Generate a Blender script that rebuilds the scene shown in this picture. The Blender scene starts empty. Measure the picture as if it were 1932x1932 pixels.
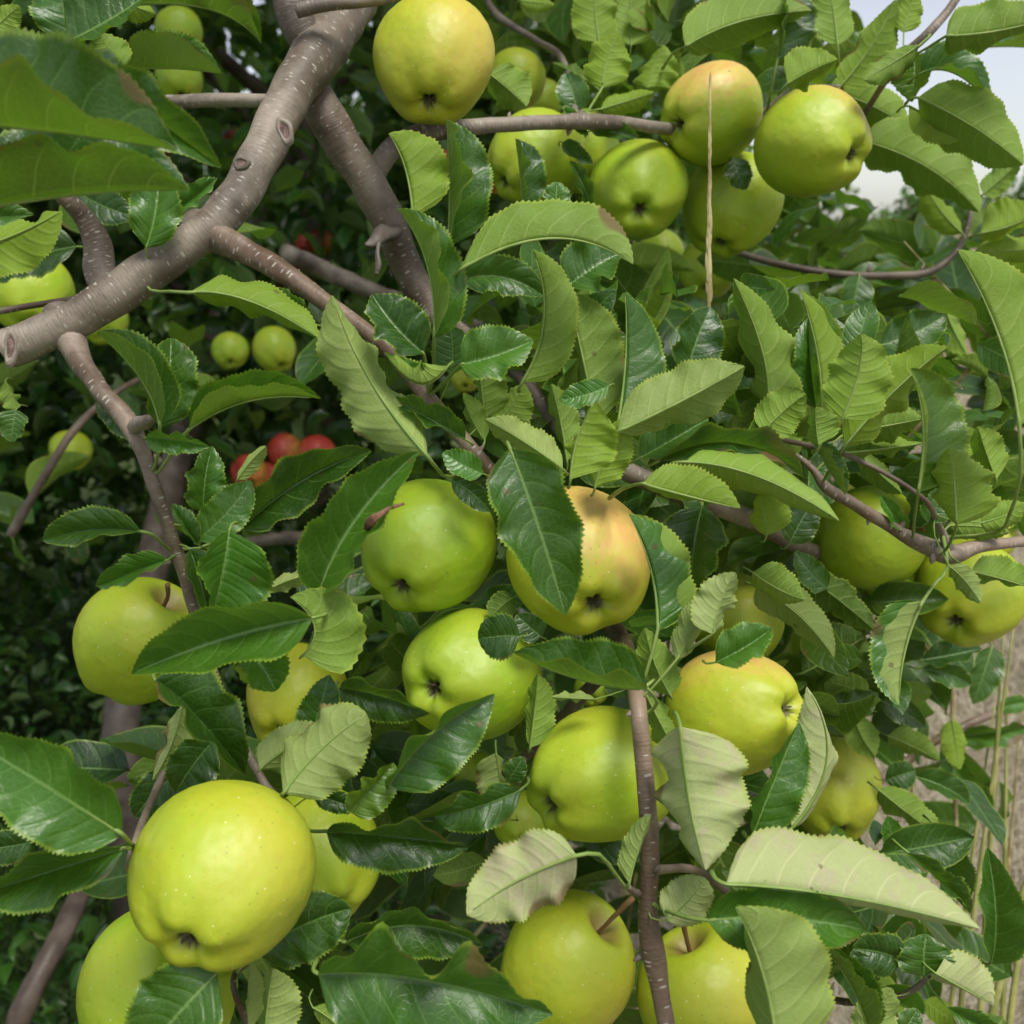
import bpy, math, random
import numpy as np
from mathutils import Vector, Matrix

R = math.radians
SC = bpy.context.scene
COL = SC.collection
random.seed(11)
rng = np.random.default_rng(11)

# ------------------------------------------------------------------ camera
CAM_H, PITCH, FPX, CEN = 1.5, 16.0, 1934.0, 966.0   # pixel frame of the photograph seen at 1932 px
cam_d = bpy.data.cameras.new("camera")
cam = bpy.data.objects.new("camera", cam_d)
COL.objects.link(cam)
cam.location = (0, 0, CAM_H)
cam.rotation_euler = (R(90 - PITCH), 0, 0)
cam_d.sensor_width = 36.0
cam_d.lens = 36.0 * FPX / 1932.0
cam_d.clip_start, cam_d.clip_end = 0.02, 2000
cam_d.dof.use_dof = True
cam_d.dof.focus_distance = 0.50
cam_d.dof.aperture_fstop = 13.0
SC.camera = cam

# ------------------------------------------------------------------ sky and sun
SUN_EL, SUN_AZ = 66.0, 150.0        # azimuth clockwise from +Y (view direction): behind the camera, to its right
world = bpy.data.worlds.new("World")
SC.world = world
world.use_nodes = True
wn, wl = world.node_tree.nodes, world.node_tree.links
wn.clear()
sky = wn.new("ShaderNodeTexSky")
sky.sky_type = 'NISHITA'
sky.sun_disc = False
sky.sun_elevation = R(SUN_EL)
sky.sun_rotation = R(SUN_AZ)
sky.air_density, sky.dust_density, sky.ozone_density = 1.0, 0.8, 1.0
hsv = wn.new("ShaderNodeHueSaturation")
hsv.inputs['Saturation'].default_value = 0.42
hsv.inputs['Hue'].default_value = 0.52
bg = wn.new("ShaderNodeBackground")
bg.inputs['Strength'].default_value = 0.065
wo = wn.new("ShaderNodeOutputWorld")
wl.new(sky.outputs[0], hsv.inputs['Color'])
wl.new(hsv.outputs[0], bg.inputs['Color'])
wl.new(bg.outputs[0], wo.inputs[0])

sd = bpy.data.lights.new("sun", 'SUN')
sd.energy = 1.5
sd.angle = R(22)
sd.color = (1.0, 0.96, 0.9)
sun = bpy.data.objects.new("sun", sd)
COL.objects.link(sun)
sdir = Vector((math.sin(R(SUN_AZ)) * math.cos(R(SUN_EL)), math.cos(R(SUN_AZ)) * math.cos(R(SUN_EL)), math.sin(R(SUN_EL))))
sun.rotation_euler = (-sdir).to_track_quat('-Z', 'Y').to_euler()
sun.location = (1, -2, 5)

SC.view_settings.view_transform = 'Standard'
SC.view_settings.look = 'None'
SC.view_settings.exposure = 1.25
SC.view_settings.gamma = 1.0
SC.render.engine = 'CYCLES'
SC.cycles.use_denoising = True
SC.cycles.max_bounces = 5
SC.cycles.diffuse_bounces = 2
SC.cycles.glossy_bounces = 2
SC.cycles.transmission_bounces = 3
SC.cycles.use_adaptive_sampling = True
SC.cycles.adaptive_threshold = 0.03
SC.cycles.transparent_max_bounces = 4

# ------------------------------------------------------------------ pixel -> place
CP = np.array((0, 0, CAM_H))
FW = np.array((0, math.cos(R(PITCH)), -math.sin(R(PITCH))))
UP = np.array((0, math.sin(R(PITCH)), math.cos(R(PITCH))))
RT = np.array((1.0, 0, 0))

def P(x, y, d):
    return CP + d * (FW + (x - CEN) / FPX * RT - (y - CEN) / FPX * UP)

# ------------------------------------------------------------------ node helpers
class NT:
    def __init__(s, name):
        s.m = bpy.data.materials.new(name)
        s.m.use_nodes = True
        s.n, s.l = s.m.node_tree.nodes, s.m.node_tree.links
        s.n.clear()
        s.out = s.n.new("ShaderNodeOutputMaterial")
    def put(s, sock, v):
        if isinstance(v, (int, float)):
            sock.default_value = v
        elif isinstance(v, tuple):
            sock.default_value = v if len(v) == 4 or sock.type == 'VECTOR' else (*v, 1.0)
        else:
            s.l.new(v, sock)
    def math(s, op, a, b=0.0, c=None, clamp=False):
        n = s.n.new("ShaderNodeMath"); n.operation = op; n.use_clamp = clamp
        s.put(n.inputs[0], a); s.put(n.inputs[1], b)
        if c is not None: s.put(n.inputs[2], c)
        return n.outputs[0]
    def mix(s, f, a, b, mode='MIX'):
        n = s.n.new("ShaderNodeMix"); n.data_type = 'RGBA'; n.blend_type = mode
        s.put(n.inputs[0], f); s.put(n.inputs[6], a); s.put(n.inputs[7], b)
        return n.outputs[2]
    def sstep(s, x, lo, hi, a=0.0, b=1.0):
        n = s.n.new("ShaderNodeMapRange"); n.interpolation_type = 'SMOOTHSTEP'
        s.put(n.inputs[0], x); s.put(n.inputs[1], lo); s.put(n.inputs[2], hi); s.put(n.inputs[3], a); s.put(n.inputs[4], b)
        return n.outputs[0]
    def noise(s, vec, scale, detail=3.0, rough=0.55):
        n = s.n.new("ShaderNodeTexNoise"); s.put(n.inputs['Vector'], vec)
        n.inputs['Scale'].default_value = scale; n.inputs['Detail'].default_value = detail; n.inputs['Roughness'].default_value = rough
        return n.outputs['Fac']
    def voronoi(s, vec, scale, feature='F1', dims='3D'):
        n = s.n.new("ShaderNodeTexVoronoi"); n.voronoi_dimensions = dims; n.feature = feature
        s.put(n.inputs['Vector'], vec); n.inputs['Scale'].default_value = scale
        return n
    def coord(s, name='Object'):
        return s.n.new("ShaderNodeTexCoord").outputs[name]
    def uv(s):
        n = s.n.new("ShaderNodeUVMap"); n.uv_map = "UVMap"
        return n.outputs[0]
    def sep(s, v):
        n = s.n.new("ShaderNodeSeparateXYZ"); s.put(n.inputs[0], v)
        return n.outputs
    def comb(s, x, y, z=0.0):
        n = s.n.new("ShaderNodeCombineXYZ"); s.put(n.inputs[0], x); s.put(n.inputs[1], y); s.put(n.inputs[2], z)
        return n.outputs[0]
    def vmul(s, v, k):
        n = s.n.new("ShaderNodeVectorMath"); n.operation = 'MULTIPLY'; s.put(n.inputs[0], v); n.inputs[1].default_value = k
        return n.outputs[0]
    def rgb_sep(s, c):
        n = s.n.new("ShaderNodeSeparateColor"); s.put(n.inputs[0], c)
        return n.outputs
    def attr(s, name):
        n = s.n.new("ShaderNodeAttribute"); n.attribute_name = name
        return n.outputs['Color']
    def bump(s, h, strength, dist):
        n = s.n.new("ShaderNodeBump"); n.inputs['Strength'].default_value = strength; n.inputs['Distance'].default_value = dist
        s.put(n.inputs['Height'], h)
        return n.outputs[0]
    def bsdf(s, col, rough=0.5, spec=0.5, normal=None, sss=0.0, coat=0.0):
        n = s.n.new("ShaderNodeBsdfPrincipled")
        s.put(n.inputs['Base Color'], col); s.put(n.inputs['Roughness'], rough); s.put(n.inputs['Specular IOR Level'], spec)
        if normal is not None: s.put(n.inputs['Normal'], normal)
        if sss:
            n.inputs['Subsurface Weight'].default_value = sss
            n.inputs['Subsurface Radius'].default_value = (1.0, 0.8, 0.25)
            n.inputs['Subsurface Scale'].default_value = 0.006
        if coat:
            n.inputs['Coat Weight'].default_value = coat; n.inputs['Coat Roughness'].default_value = 0.35
        return n.outputs[0]
    def done(s, sh):
        s.l.new(sh, s.out.inputs[0])
        return s.m

def leaf_material(name, detail=True):
    t = NT(name)
    uv = t.sep(t.uv())
    u = uv[0]
    v = t.math('MULTIPLY_ADD', uv[1], 2.0, -1.0)
    a = t.math('ABSOLUTE', v)
    tr, tg, tb = t.rgb_sep(t.attr("tint"))[:3]
    oc = t.coord('Object')
    n1 = t.noise(oc, 55.0, 1.5)
    back = t.n.new("ShaderNodeNewGeometry").outputs['Backfacing']
    # side veins that leave the midrib and arch towards the tip
    arch = t.math('MULTIPLY', t.math('POWER', a, 1.5), 0.20)
    u0 = t.math('SUBTRACT', u, arch)
    u0 = t.math('ADD', u0, t.math('MULTIPLY_ADD', n1, 0.05, -0.025))
    c = t.math('MULTIPLY', u0, t.math('MULTIPLY_ADD', tr, 3.0, 5.3))
    c = t.math('ADD', c, t.math('MULTIPLY', t.math('GREATER_THAN', v, 0.0), 0.42))
    fr = t.math('FRACT', t.math('ADD', c, 10.0))
    dist = t.math('MINIMUM', fr, t.math('SUBTRACT', 1.0, fr))
    wid = t.math('MULTIPLY_ADD', a, -0.030, 0.062)
    vein = t.math('SUBTRACT', 1.0, t.sstep(dist, 0.0, wid))
    vein = t.math('MULTIPLY', vein, t.sstep(a, 0.98, 0.62))
    mid = t.math('SUBTRACT', 1.0, t.sstep(a, 0.015, 0.055))
    if detail:
        vo = t.voronoi(oc, 330.0, 'DISTANCE_TO_EDGE')
        net = t.math('SUBTRACT', 1.0, t.sstep(vo.outputs['Distance'], 0.0, 0.10))
    margin = t.sstep(a, 0.90, 0.99)
    # upper face
    top = t.mix(tr, (0.007, 0.034, 0.003), (0.048, 0.160, 0.008))
    top = t.mix(t.math('MULTIPLY', t.sstep(n1, 0.35, 0.72), 0.45), top, t.mix(tr, (0.013, 0.062, 0.004), (0.085, 0.235, 0.014)))
    top = t.mix(t.math('MULTIPLY', tg, 0.5), top, (0.20, 0.30, 0.018))
    vm = t.math('MAXIMUM', t.math('MULTIPLY', vein, 0.42), t.math('MULTIPLY', mid, 0.7))
    if detail: vm = t.math('MAXIMUM', vm, t.math('MULTIPLY', net, 0.16))
    top = t.mix(vm, top, (0.19, 0.34, 0.075))
    top = t.mix(t.math('MULTIPLY', margin, 0.75), top, (0.24, 0.36, 0.03))
    # lower face
    und = t.mix(tr, (0.038, 0.090, 0.006), (0.215, 0.345, 0.038))
    und = t.mix(t.sstep(t.noise(oc, 22.0, 1.0), 0.38, 0.68, 0.0, 0.4), und, t.mix(tr, (0.07, 0.14, 0.015), (0.33, 0.44, 0.12)))
    und = t.mix(tg, und, (0.23, 0.36, 0.022))
    und = t.mix(tb, und, (0.46, 0.51, 0.215))
    spots = t.sstep(t.noise(oc, 40.0, 3.5, 0.75), 0.46, 0.62)
    und = t.mix(t.math('MULTIPLY', t.math('MULTIPLY', spots, t.sstep(tb, 0.60, 0.75)), 0.55), und, (0.47, 0.37, 0.28))
    um = t.math('MAXIMUM', t.math('MULTIPLY', vein, 0.65), t.math('MULTIPLY', mid, 0.7))
    if detail: um = t.math('MAXIMUM', um, t.math('MULTIPLY', net, 0.2))
    und = t.mix(um, und, t.mix(tb, (0.34, 0.44, 0.12), (0.62, 0.65, 0.34)))
    und = t.mix(t.math('MULTIPLY', margin, 0.6), und, (0.34, 0.42, 0.05))
    # small brown flecks
    fl = t.voronoi(oc, 75.0)
    fm = t.math('MULTIPLY', t.math('LESS_THAN', fl.outputs['Distance'], 0.12), t.math('GREATER_THAN', t.rgb_sep(fl.outputs['Color'])[0], 0.84))
    col = t.mix(back, top, und)
    col = t.mix(t.math('MULTIPLY', fm, 0.6), col, (0.12, 0.06, 0.03))
    scorch = t.math('MULTIPLY', t.sstep(t.math('ADD', t.math('MULTIPLY', a, 0.30), t.noise(oc, 26.0, 2.0)), 0.88, 0.95), 0.8)
    col = t.mix(scorch, col, (0.16, 0.085, 0.04))
    # relief: blade bulging between sunken veins
    h = t.math('MULTIPLY', t.sstep(dist, 0.0, 0.26), 0.34)
    h = t.math('ADD', h, t.math('MULTIPLY', n1, 1.0))
    if detail:
        h = t.math('ADD', h, t.math('MULTIPLY', net, -0.09))
    nrm = t.bump(h, 0.60, 0.0010)
    rough = t.math('ADD', t.math('MULTIPLY_ADD', back, 0.24, 0.27), t.math('MULTIPLY', n1, 0.26))
    spec = t.mix(back, (0.62,) * 3, (0.3,) * 3)
    sh = t.bsdf(col, rough, spec, nrm)
    tl = t.n.new("ShaderNodeBsdfTranslucent")
    t.put(tl.inputs['Color'], t.mix(tg, (0.22, 0.46, 0.03), (0.42, 0.55, 0.03)))
    t.put(tl.inputs['Normal'], nrm)
    mx = t.n.new("ShaderNodeMixShader")
    t.put(mx.inputs[0], t.math('MULTIPLY_ADD', tg, 0.14, 0.21))
    t.l.new(sh, mx.inputs[1]); t.l.new(tl.outputs[0], mx.inputs[2])
    return t.done(mx.outputs[0])

def apple_material(name, red=False):
    t = NT(name)
    oc = t.coord('Object')
    x, y, z = t.sep(oc)[:3]
    info = t.n.new("ShaderNodeObjectInfo")
    pr, pg, pb = t.rgb_sep(info.outputs['Color'])[:3]
    n1 = t.noise(oc, 1.6, 3.0)
    n2 = t.noise(t.vmul(oc, (3.0, 3.0, 0.8)), 2.2, 5.0, 0.65)
    rho = t.math('SQRT', t.math('ADD', t.math('MULTIPLY', x, x), t.math('MULTIPLY', y, y)))
    k = t.math('ADD', pr, t.math('MULTIPLY_ADD', n1, 0.9, -0.45), clamp=True)
    if red:
        col = t.mix(t.sstep(t.math('ADD', t.math('MULTIPLY', x, 0.35), n2), 0.25, 0.75), (0.60, 0.33, 0.04), (0.44, 0.04, 0.025))
    else:
        col = t.mix(k, (0.300, 0.480, 0.017), (0.52, 0.49, 0.026))
        fine = t.noise(oc, 16.0, 4.0, 0.7)
        col = t.mix(t.math('MULTIPLY', t.sstep(fine, 0.4, 0.7), 0.25), col, t.mix(k, (0.35, 0.51, 0.03), (0.64, 0.56, 0.06)))
        bl = t.math('ADD', x, t.math('MULTIPLY_ADD', n2, 0.7, -0.35))
        bl = t.math('MULTIPLY', t.sstep(bl, 0.18, 0.92), pg)
        col = t.mix(bl, col, t.mix(t.sstep(n2, 0.4, 0.7), (0.80, 0.50, 0.15), (0.78, 0.38, 0.15)))
        # russet freckling
        ru = t.math('MULTIPLY', t.sstep(t.noise(oc, 7.0, 6.0, 0.75), 0.56, 0.70), 0.35)
        col = t.mix(t.math('MULTIPLY', ru, t.math('ADD', pr, 0.1)), col, (0.50, 0.30, 0.06))
    # stem bowl
    bowl = t.math('MULTIPLY', t.sstep(rho, 0.42, 0.12), t.math('GREATER_THAN', z, 0.0))
    col = t.mix(t.math('MULTIPLY', bowl, 0.8), col, (0.30, 0.20, 0.07))
    bas = t.math('MULTIPLY', t.sstep(rho, 0.17, 0.05), t.math('LESS_THAN', z, 0.0))
    col = t.mix(t.math('MULTIPLY', bas, 0.9), col, (0.07, 0.06, 0.025))
    vo = t.voronoi(oc, 11.0)
    keep = t.rgb_sep(vo.outputs['Color'])
    dot = t.math('SUBTRACT', 1.0, t.sstep(vo.outputs['Distance'], 0.055, 0.15))
    dot = t.math('MULTIPLY', dot, t.math('GREATER_THAN', keep[0], 0.15))
    col = t.mix(t.math('MULTIPLY', dot, 0.75), col, t.mix(t.math('GREATER_THAN', keep[1], 0.62), (0.19, 0.20, 0.02), (0.85, 0.80, 0.42)))
    sc = t.voronoi(oc, 2.3)
    scar = t.math('MULTIPLY', t.math('LESS_THAN', sc.outputs['Distance'], 0.05), t.math('GREATER_THAN', t.rgb_sep(sc.outputs['Color'])[0], 0.8))
    col = t.mix(t.math('MULTIPLY', scar, 0.75), col, (0.24, 0.14, 0.06))
    nrm = t.bump(t.math('ADD', t.math('MULTIPLY', t.noise(oc, 60.0, 3.0), 0.12), t.math('MULTIPLY', t.noise(oc, 2.2, 2.0), 2.0)), 0.10, 0.03)
    rg = t.math('MULTIPLY_ADD', t.noise(oc, 5.0, 4.0), 0.2, 0.36)
    return t.done(t.bsdf(col, rg, 0.55, nrm))

def bark_material(name):
    t = NT(name)
    info = t.n.new("ShaderNodeObjectInfo")
    pr, pg, pb = t.rgb_sep(info.outputs['Color'])[:3]     # brownness, darkness, lenticel amount
    uv = t.uv()
    oc = t.coord('Object')
    n1 = t.noise(oc, 24.0, 5.0, 0.65)
    n2 = t.noise(t.vmul(uv, (90.0, 700.0, 1.0)), 1.0, 4.0, 0.6)
    n3 = t.noise(oc, 9.0, 3.0)
    grey = t.mix(t.sstep(n1, 0.3, 0.7), (0.115, 0.088, 0.064), (0.375, 0.320, 0.255))
    brown = t.mix(t.sstep(n1, 0.35, 0.7), (0.105, 0.056, 0.026), (0.27, 0.175, 0.105))
    k = t.math('ADD', pr, t.math('MULTIPLY_ADD', n3, 1.2, -0.6), clamp=True)
    k = t.math('MULTIPLY', k, t.sstep(t.sep(uv)[1], -0.02, 0.06))
    col = t.mix(k, grey, brown)
    col = t.mix(t.sstep(n3, 0.52, 0.70, 0.0, 0.45), col, (0.075, 0.062, 0.045))
    col = t.mix(t.math('MULTIPLY', t.sstep(n2, 0.52, 0.75), 0.35), col, (0.085, 0.065, 0.055))
    col = t.mix(t.math('MULTIPLY', t.sstep(t.noise(oc, 60.0, 5.0, 0.7), 0.6, 0.75), 0.4), col, (0.17, 0.17, 0.10))
    wob = t.math('MULTIPLY_ADD', n1, 0.006, 0.0)
    s = t.sep(uv)
    lv = t.comb(t.math('MULTIPLY', s[0], 130.0), t.math('MULTIPLY', t.math('ADD', s[1], wob), 420.0))
    vo = t.voronoi(lv, 1.0, dims='2D')
    cc = t.rgb_sep(vo.outputs['Color'])
    rad = t.math('MULTIPLY_ADD', cc[1], 0.17, 0.08)
    le = t.math('MULTIPLY', t.math('LESS_THAN', vo.outputs['Distance'], rad), t.math('LESS_THAN', cc[0], pb))
    col = t.mix(t.math('MULTIPLY', le, 0.75), col, (0.50, 0.46, 0.39))
    col = t.mix(pg, col, (0.035, 0.026, 0.022))
    h = t.math('ADD', t.math('MULTIPLY', n1, 0.7), t.math('ADD', t.math('MULTIPLY', n2, 0.35), t.math('MULTIPLY', le, 0.5)))
    nrm = t.bump(h, 0.7, 0.0026)
    rg = t.math('MULTIPLY_ADD', k, -0.14, 0.52)
    return t.done(t.bsdf(col, rg, 0.4, nrm))

def plain_material(name, c1, c2, scale=40.0, rough=0.7, spec=0.3, bump=0.3, dist=0.001):
    t = NT(name)
    oc = t.coord('Object')
    n = t.noise(oc, scale, 4.0, 0.6)
    return t.done(t.bsdf(t.mix(t.sstep(n, 0.35, 0.68), c1, c2), rough, spec, t.bump(n, bump, dist)))

def tint_material(name, c1, c2, rough=0.7, trans=0.25):
    t = NT(name)
    tr = t.rgb_sep(t.attr("tint"))[0]
    col = t.mix(tr, c1, c2)
    sh = t.bsdf(col, rough, 0.25)
    tl = t.n.new("ShaderNodeBsdfTranslucent"); t.put(tl.inputs['Color'], col)
    mx = t.n.new("ShaderNodeMixShader"); mx.inputs[0].default_value = trans
    t.l.new(sh, mx.inputs[1]); t.l.new(tl.outputs[0], mx.inputs[2])
    return t.done(mx.outputs[0])

def ground_material():
    t = NT("dry_ground")
    oc = t.coord('Object')
    n1 = t.noise(oc, 0.6, 4.0)
    n2 = t.noise(oc, 14.0, 6.0, 0.7)
    n3 = t.noise(oc, 90.0, 4.0, 0.7)
    dry = t.mix(t.sstep(n2, 0.3, 0.7), (0.15, 0.11, 0.065), (0.38, 0.31, 0.20))
    green = t.mix(t.sstep(n2, 0.3, 0.7), (0.04, 0.075, 0.02), (0.13, 0.17, 0.06))
    x = t.sep(oc)[0]
    gm = t.sstep(t.math('ADD', x, t.math('MULTIPLY_ADD', n1, 3.0, -1.5)), 0.55, -0.35)
    col = t.mix(gm, dry, green)
    col = t.mix(t.math('MULTIPLY', t.sstep(n3, 0.55, 0.8), 0.4), col, (0.10, 0.075, 0.05))
    return t.done(t.bsdf(col, 0.95, 0.1, t.bump(n3, 0.7, 0.02)))

M_LEAF = leaf_material("apple_leaf")
def far_leaf_material(name):
    t = NT(name)
    uv = t.sep(t.uv())
    a = t.math('ABSOLUTE', t.math('MULTIPLY_ADD', uv[1], 2.0, -1.0))
    tr, tg, tb = t.rgb_sep(t.attr("tint"))[:3]
    back = t.n.new("ShaderNodeNewGeometry").outputs['Backfacing']
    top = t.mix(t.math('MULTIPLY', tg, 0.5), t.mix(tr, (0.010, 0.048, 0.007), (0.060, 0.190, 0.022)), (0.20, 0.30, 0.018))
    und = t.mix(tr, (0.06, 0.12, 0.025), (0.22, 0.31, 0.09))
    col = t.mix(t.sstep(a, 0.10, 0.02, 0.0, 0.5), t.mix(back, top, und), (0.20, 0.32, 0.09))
    sh = t.bsdf(col, t.mix(back, (0.34,) * 3, (0.65,) * 3), 0.5)
    tl = t.n.new("ShaderNodeBsdfTranslucent"); t.put(tl.inputs['Color'], (0.20, 0.40, 0.03))
    mx = t.n.new("ShaderNodeMixShader"); mx.inputs[0].default_value = 0.22
    t.l.new(sh, mx.inputs[1]); t.l.new(tl.outputs[0], mx.inputs[2])
    return t.done(mx.outputs[0])
M_FAR = far_leaf_material("apple_leaf_far")
M_APPLE = apple_material("apple_skin")
M_RED = apple_material("red_apple_skin", red=True)
M_BARK = bark_material("apple_bark")
M_STALK = plain_material("leaf_stalk", (0.17, 0.27, 0.05), (0.28, 0.37, 0.10), 60.0, 0.55, 0.35, 0.2)
M_STEM = plain_material("fruit_stem", (0.14, 0.075, 0.03), (0.26, 0.16, 0.06), 90.0)
M_SEPAL = plain_material("dry_sepal", (0.06, 0.045, 0.03), (0.30, 0.26, 0.18), 220.0, 0.9, 0.1)
M_CUT = plain_material("cut_wood", (0.08, 0.05, 0.04), (0.27, 0.19, 0.16), 160.0, 0.85, 0.1, 0.8, 0.002)
M_DRY = plain_material("withered_leaf", (0.10, 0.05, 0.03), (0.26, 0.14, 0.09), 120.0, 0.8, 0.2, 0.6)
M_STRAW = plain_material("straw", (0.24, 0.19, 0.075), (0.48, 0.42, 0.20), 60.0, 0.65, 0.3)
M_STRAWG = plain_material("green_straw", (0.22, 0.24, 0.06), (0.42, 0.40, 0.14), 30.0, 0.6, 0.3)
M_GROUND = ground_material()
M_GRASS = tint_material("dry_grass", (0.20, 0.155, 0.07), (0.86, 0.79, 0.62))
M_WEED = tint_material("weeds", (0.014, 0.042, 0.010), (0.085, 0.15, 0.035))

# ------------------------------------------------------------------ object helpers
def link(name, me, mat, parent=None, loc=None):
    o = bpy.data.objects.new(name, me)
    COL.objects.link(o)
    if me is not None and mat is not None and not me.materials:
        me.materials.append(mat)
    if parent is not None: o.parent = parent
    if loc is not None: o.location = loc
    return o

def tag(o, label=None, cat=None, group=None, kind=None):
    if label: o["label"] = label
    if cat: o["category"] = cat
    if group: o["group"] = group
    if kind: o["kind"] = kind
    return o

def quad_mesh(name, verts, quads, uv=None, tint=None, smooth=True):
    """verts (n,3); quads (m,4) or list; uv per vertex; tint per vertex"""
    verts = np.asarray(verts, dtype=np.float64)
    quads = np.asarray(quads, dtype=np.int32)
    me = bpy.data.meshes.new(name)
    k = quads.shape[1]
    me.vertices.add(len(verts)); me.vertices.foreach_set("co", verts.ravel().astype(np.float32))
    me.loops.add(quads.size); me.loops.foreach_set("vertex_index", quads.ravel())
    me.polygons.add(len(quads))
    me.polygons.foreach_set("loop_start", np.arange(0, quads.size, k, dtype=np.int32))
    me.update(calc_edges=True)
    if uv is not None:
        l = me.uv_layers.new(name="UVMap")
        l.data.foreach_set("uv", np.asarray(uv, dtype=np.float32)[quads.ravel()].ravel())
    if tint is not None:
        at = me.attributes.new("tint", 'FLOAT_COLOR', 'POINT')
        c = np.ones((len(verts), 4), dtype=np.float32); c[:, :3] = tint
        at.data.foreach_set("color", c.ravel())
    if smooth:
        me.polygons.foreach_set("use_smooth", np.ones(len(quads), dtype=bool))
    return me

def catmull(pts, rad, per=8):
    pts = np.asarray(pts, float); rad = np.asarray(rad, float)
    e = np.vstack([2 * pts[0] - pts[1], pts, 2 * pts[-1] - pts[-2]])
    er = np.concatenate([[rad[0]], rad, [rad[-1]]])
    out, orr = [], []
    n = len(pts) - 1
    for i in range(n):
        p0, p1, p2, p3 = e[i:i + 4]
        r0, r1, r2, r3 = er[i:i + 4]
        for t in np.linspace(0, 1, per, endpoint=(i == n - 1)):
            f = lambda a, b, c, d: 0.5 * (2 * b + (c - a) * t + (2 * a - 5 * b + 4 * c - d) * t * t + (3 * b - a - 3 * c + d) * t ** 3)
            out.append(f(p0, p1, p2, p3)); orr.append(max(f(r0, r1, r2, r3), 1e-5))
    return np.array(out), np.array(orr)

def tube(name, pts, rad, sides=10, per=8, lump=0.0, closed_ends=True, origin=None, smooth_path=True, seed=0):
    c, r = catmull(pts, rad, per) if smooth_path else (np.asarray(pts, float), np.asarray(rad, float))
    n = len(c)
    tan = np.gradient(c, axis=0); tan /= np.linalg.norm(tan, axis=1)[:, None] + 1e-12
    nrm = FW - tan[0] * FW.dot(tan[0])
    if np.linalg.norm(nrm) < 1e-3: nrm = RT - tan[0] * RT.dot(tan[0])
    arc = np.concatenate([[0], np.cumsum(np.linalg.norm(np.diff(c, axis=0), axis=1))])
    V, UVs = [], []
    lr = np.random.default_rng(seed + 5)
    ph = lr.uniform(0, 6.28, 4)
    for i in range(n):
        nrm = nrm - tan[i] * nrm.dot(tan[i]); nrm /= np.linalg.norm(nrm) + 1e-12
        b = np.cross(tan[i], nrm)
        th = np.linspace(0, 2 * math.pi, sides + 1)
        rr = r[i] * (1 + lump * 1.5 * (0.45 * np.sin(3 * th + arc[i] * 130 + ph[2]) * np.sin(arc[i] * 47 + ph[1]) + 0.5 * np.sin(arc[i] * 210 + ph[0]) * np.cos(th + ph[1]) + 0.35 * np.sin(arc[i] * 95 + ph[2]) + 0.3 * np.cos(2 * th + arc[i] * 60 + ph[3])))
        V.append(c[i] + rr[:, None] * (np.cos(th)[:, None] * nrm + np.sin(th)[:, None] * b))
        UVs.append(np.stack([th * r[i], np.full(sides + 1, arc[i])], 1))
    V = np.concatenate(V); UVs = np.concatenate(UVs)
    s1 = sides + 1
    Q = []
    for i in range(n - 1):
        for j in range(sides):
            Q.append((i * s1 + j, i * s1 + j + 1, (i + 1) * s1 + j + 1, (i + 1) * s1 + j))
    if closed_ends:
        for e, idx in ((0, 0), (n - 1, (n - 1) * s1)):
            cv = len(V); V = np.vstack([V, c[e] + tan[e] * r[e] * (0.25 if e else -0.25)]); UVs = np.vstack([UVs, [0, arc[e]]])
            for j in range(0, sides, 2):
                a, bb, cc = idx + j, idx + j + 1, idx + min(j + 2, sides)
                Q.append((cv, cc, bb, a) if e == 0 else (cv, a, bb, cc))
    if origin is not None: V = V - np.asarray(origin)
    return quad_mesh(name, V, Q, UVs), c

# ------------------------------------------------------------------ ground
gs = 400.0
gx = np.array([[-gs, -gs, 0], [gs, -gs, 0], [gs, gs, 0], [-gs, gs, 0]])
ground = link("ground", quad_mesh("ground", gx, [(0, 1, 2, 3)], smooth=False), M_GROUND)
tag(ground, kind="structure")

# ------------------------------------------------------------------ the apple tree in front
TREE_BASE = P(215, 1500, 1.75); TREE_BASE[2] = 0.0
tree = bpy.data.objects.new("apple_tree", None)
COL.objects.link(tree)
tree.location = TREE_BASE
tag(tree, "apple tree with smooth grey-brown limbs, serrated green leaves and clusters of yellow-green apples", "tree")

BR_SAMPLES = []      # (point) along every limb and twig, so leaf stalks can find wood

def branch(name, px, look, sides=16, per=9, lump=0.06, seed=0):
    """px rows: x, y, radius_px, depth (pixels of the photograph, metres)"""
    pts = [P(x, y, d) for x, y, r, d in px]
    rad = [r * d / FPX for x, y, r, d in px]
    me, c = tube(name, pts, rad, sides, per, lump, origin=TREE_BASE, seed=seed)
    o = link(name, me, M_BARK, tree)
    o.color = (*look, 1.0)
    BR_SAMPLES.extend(list(c))
    return o

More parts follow.
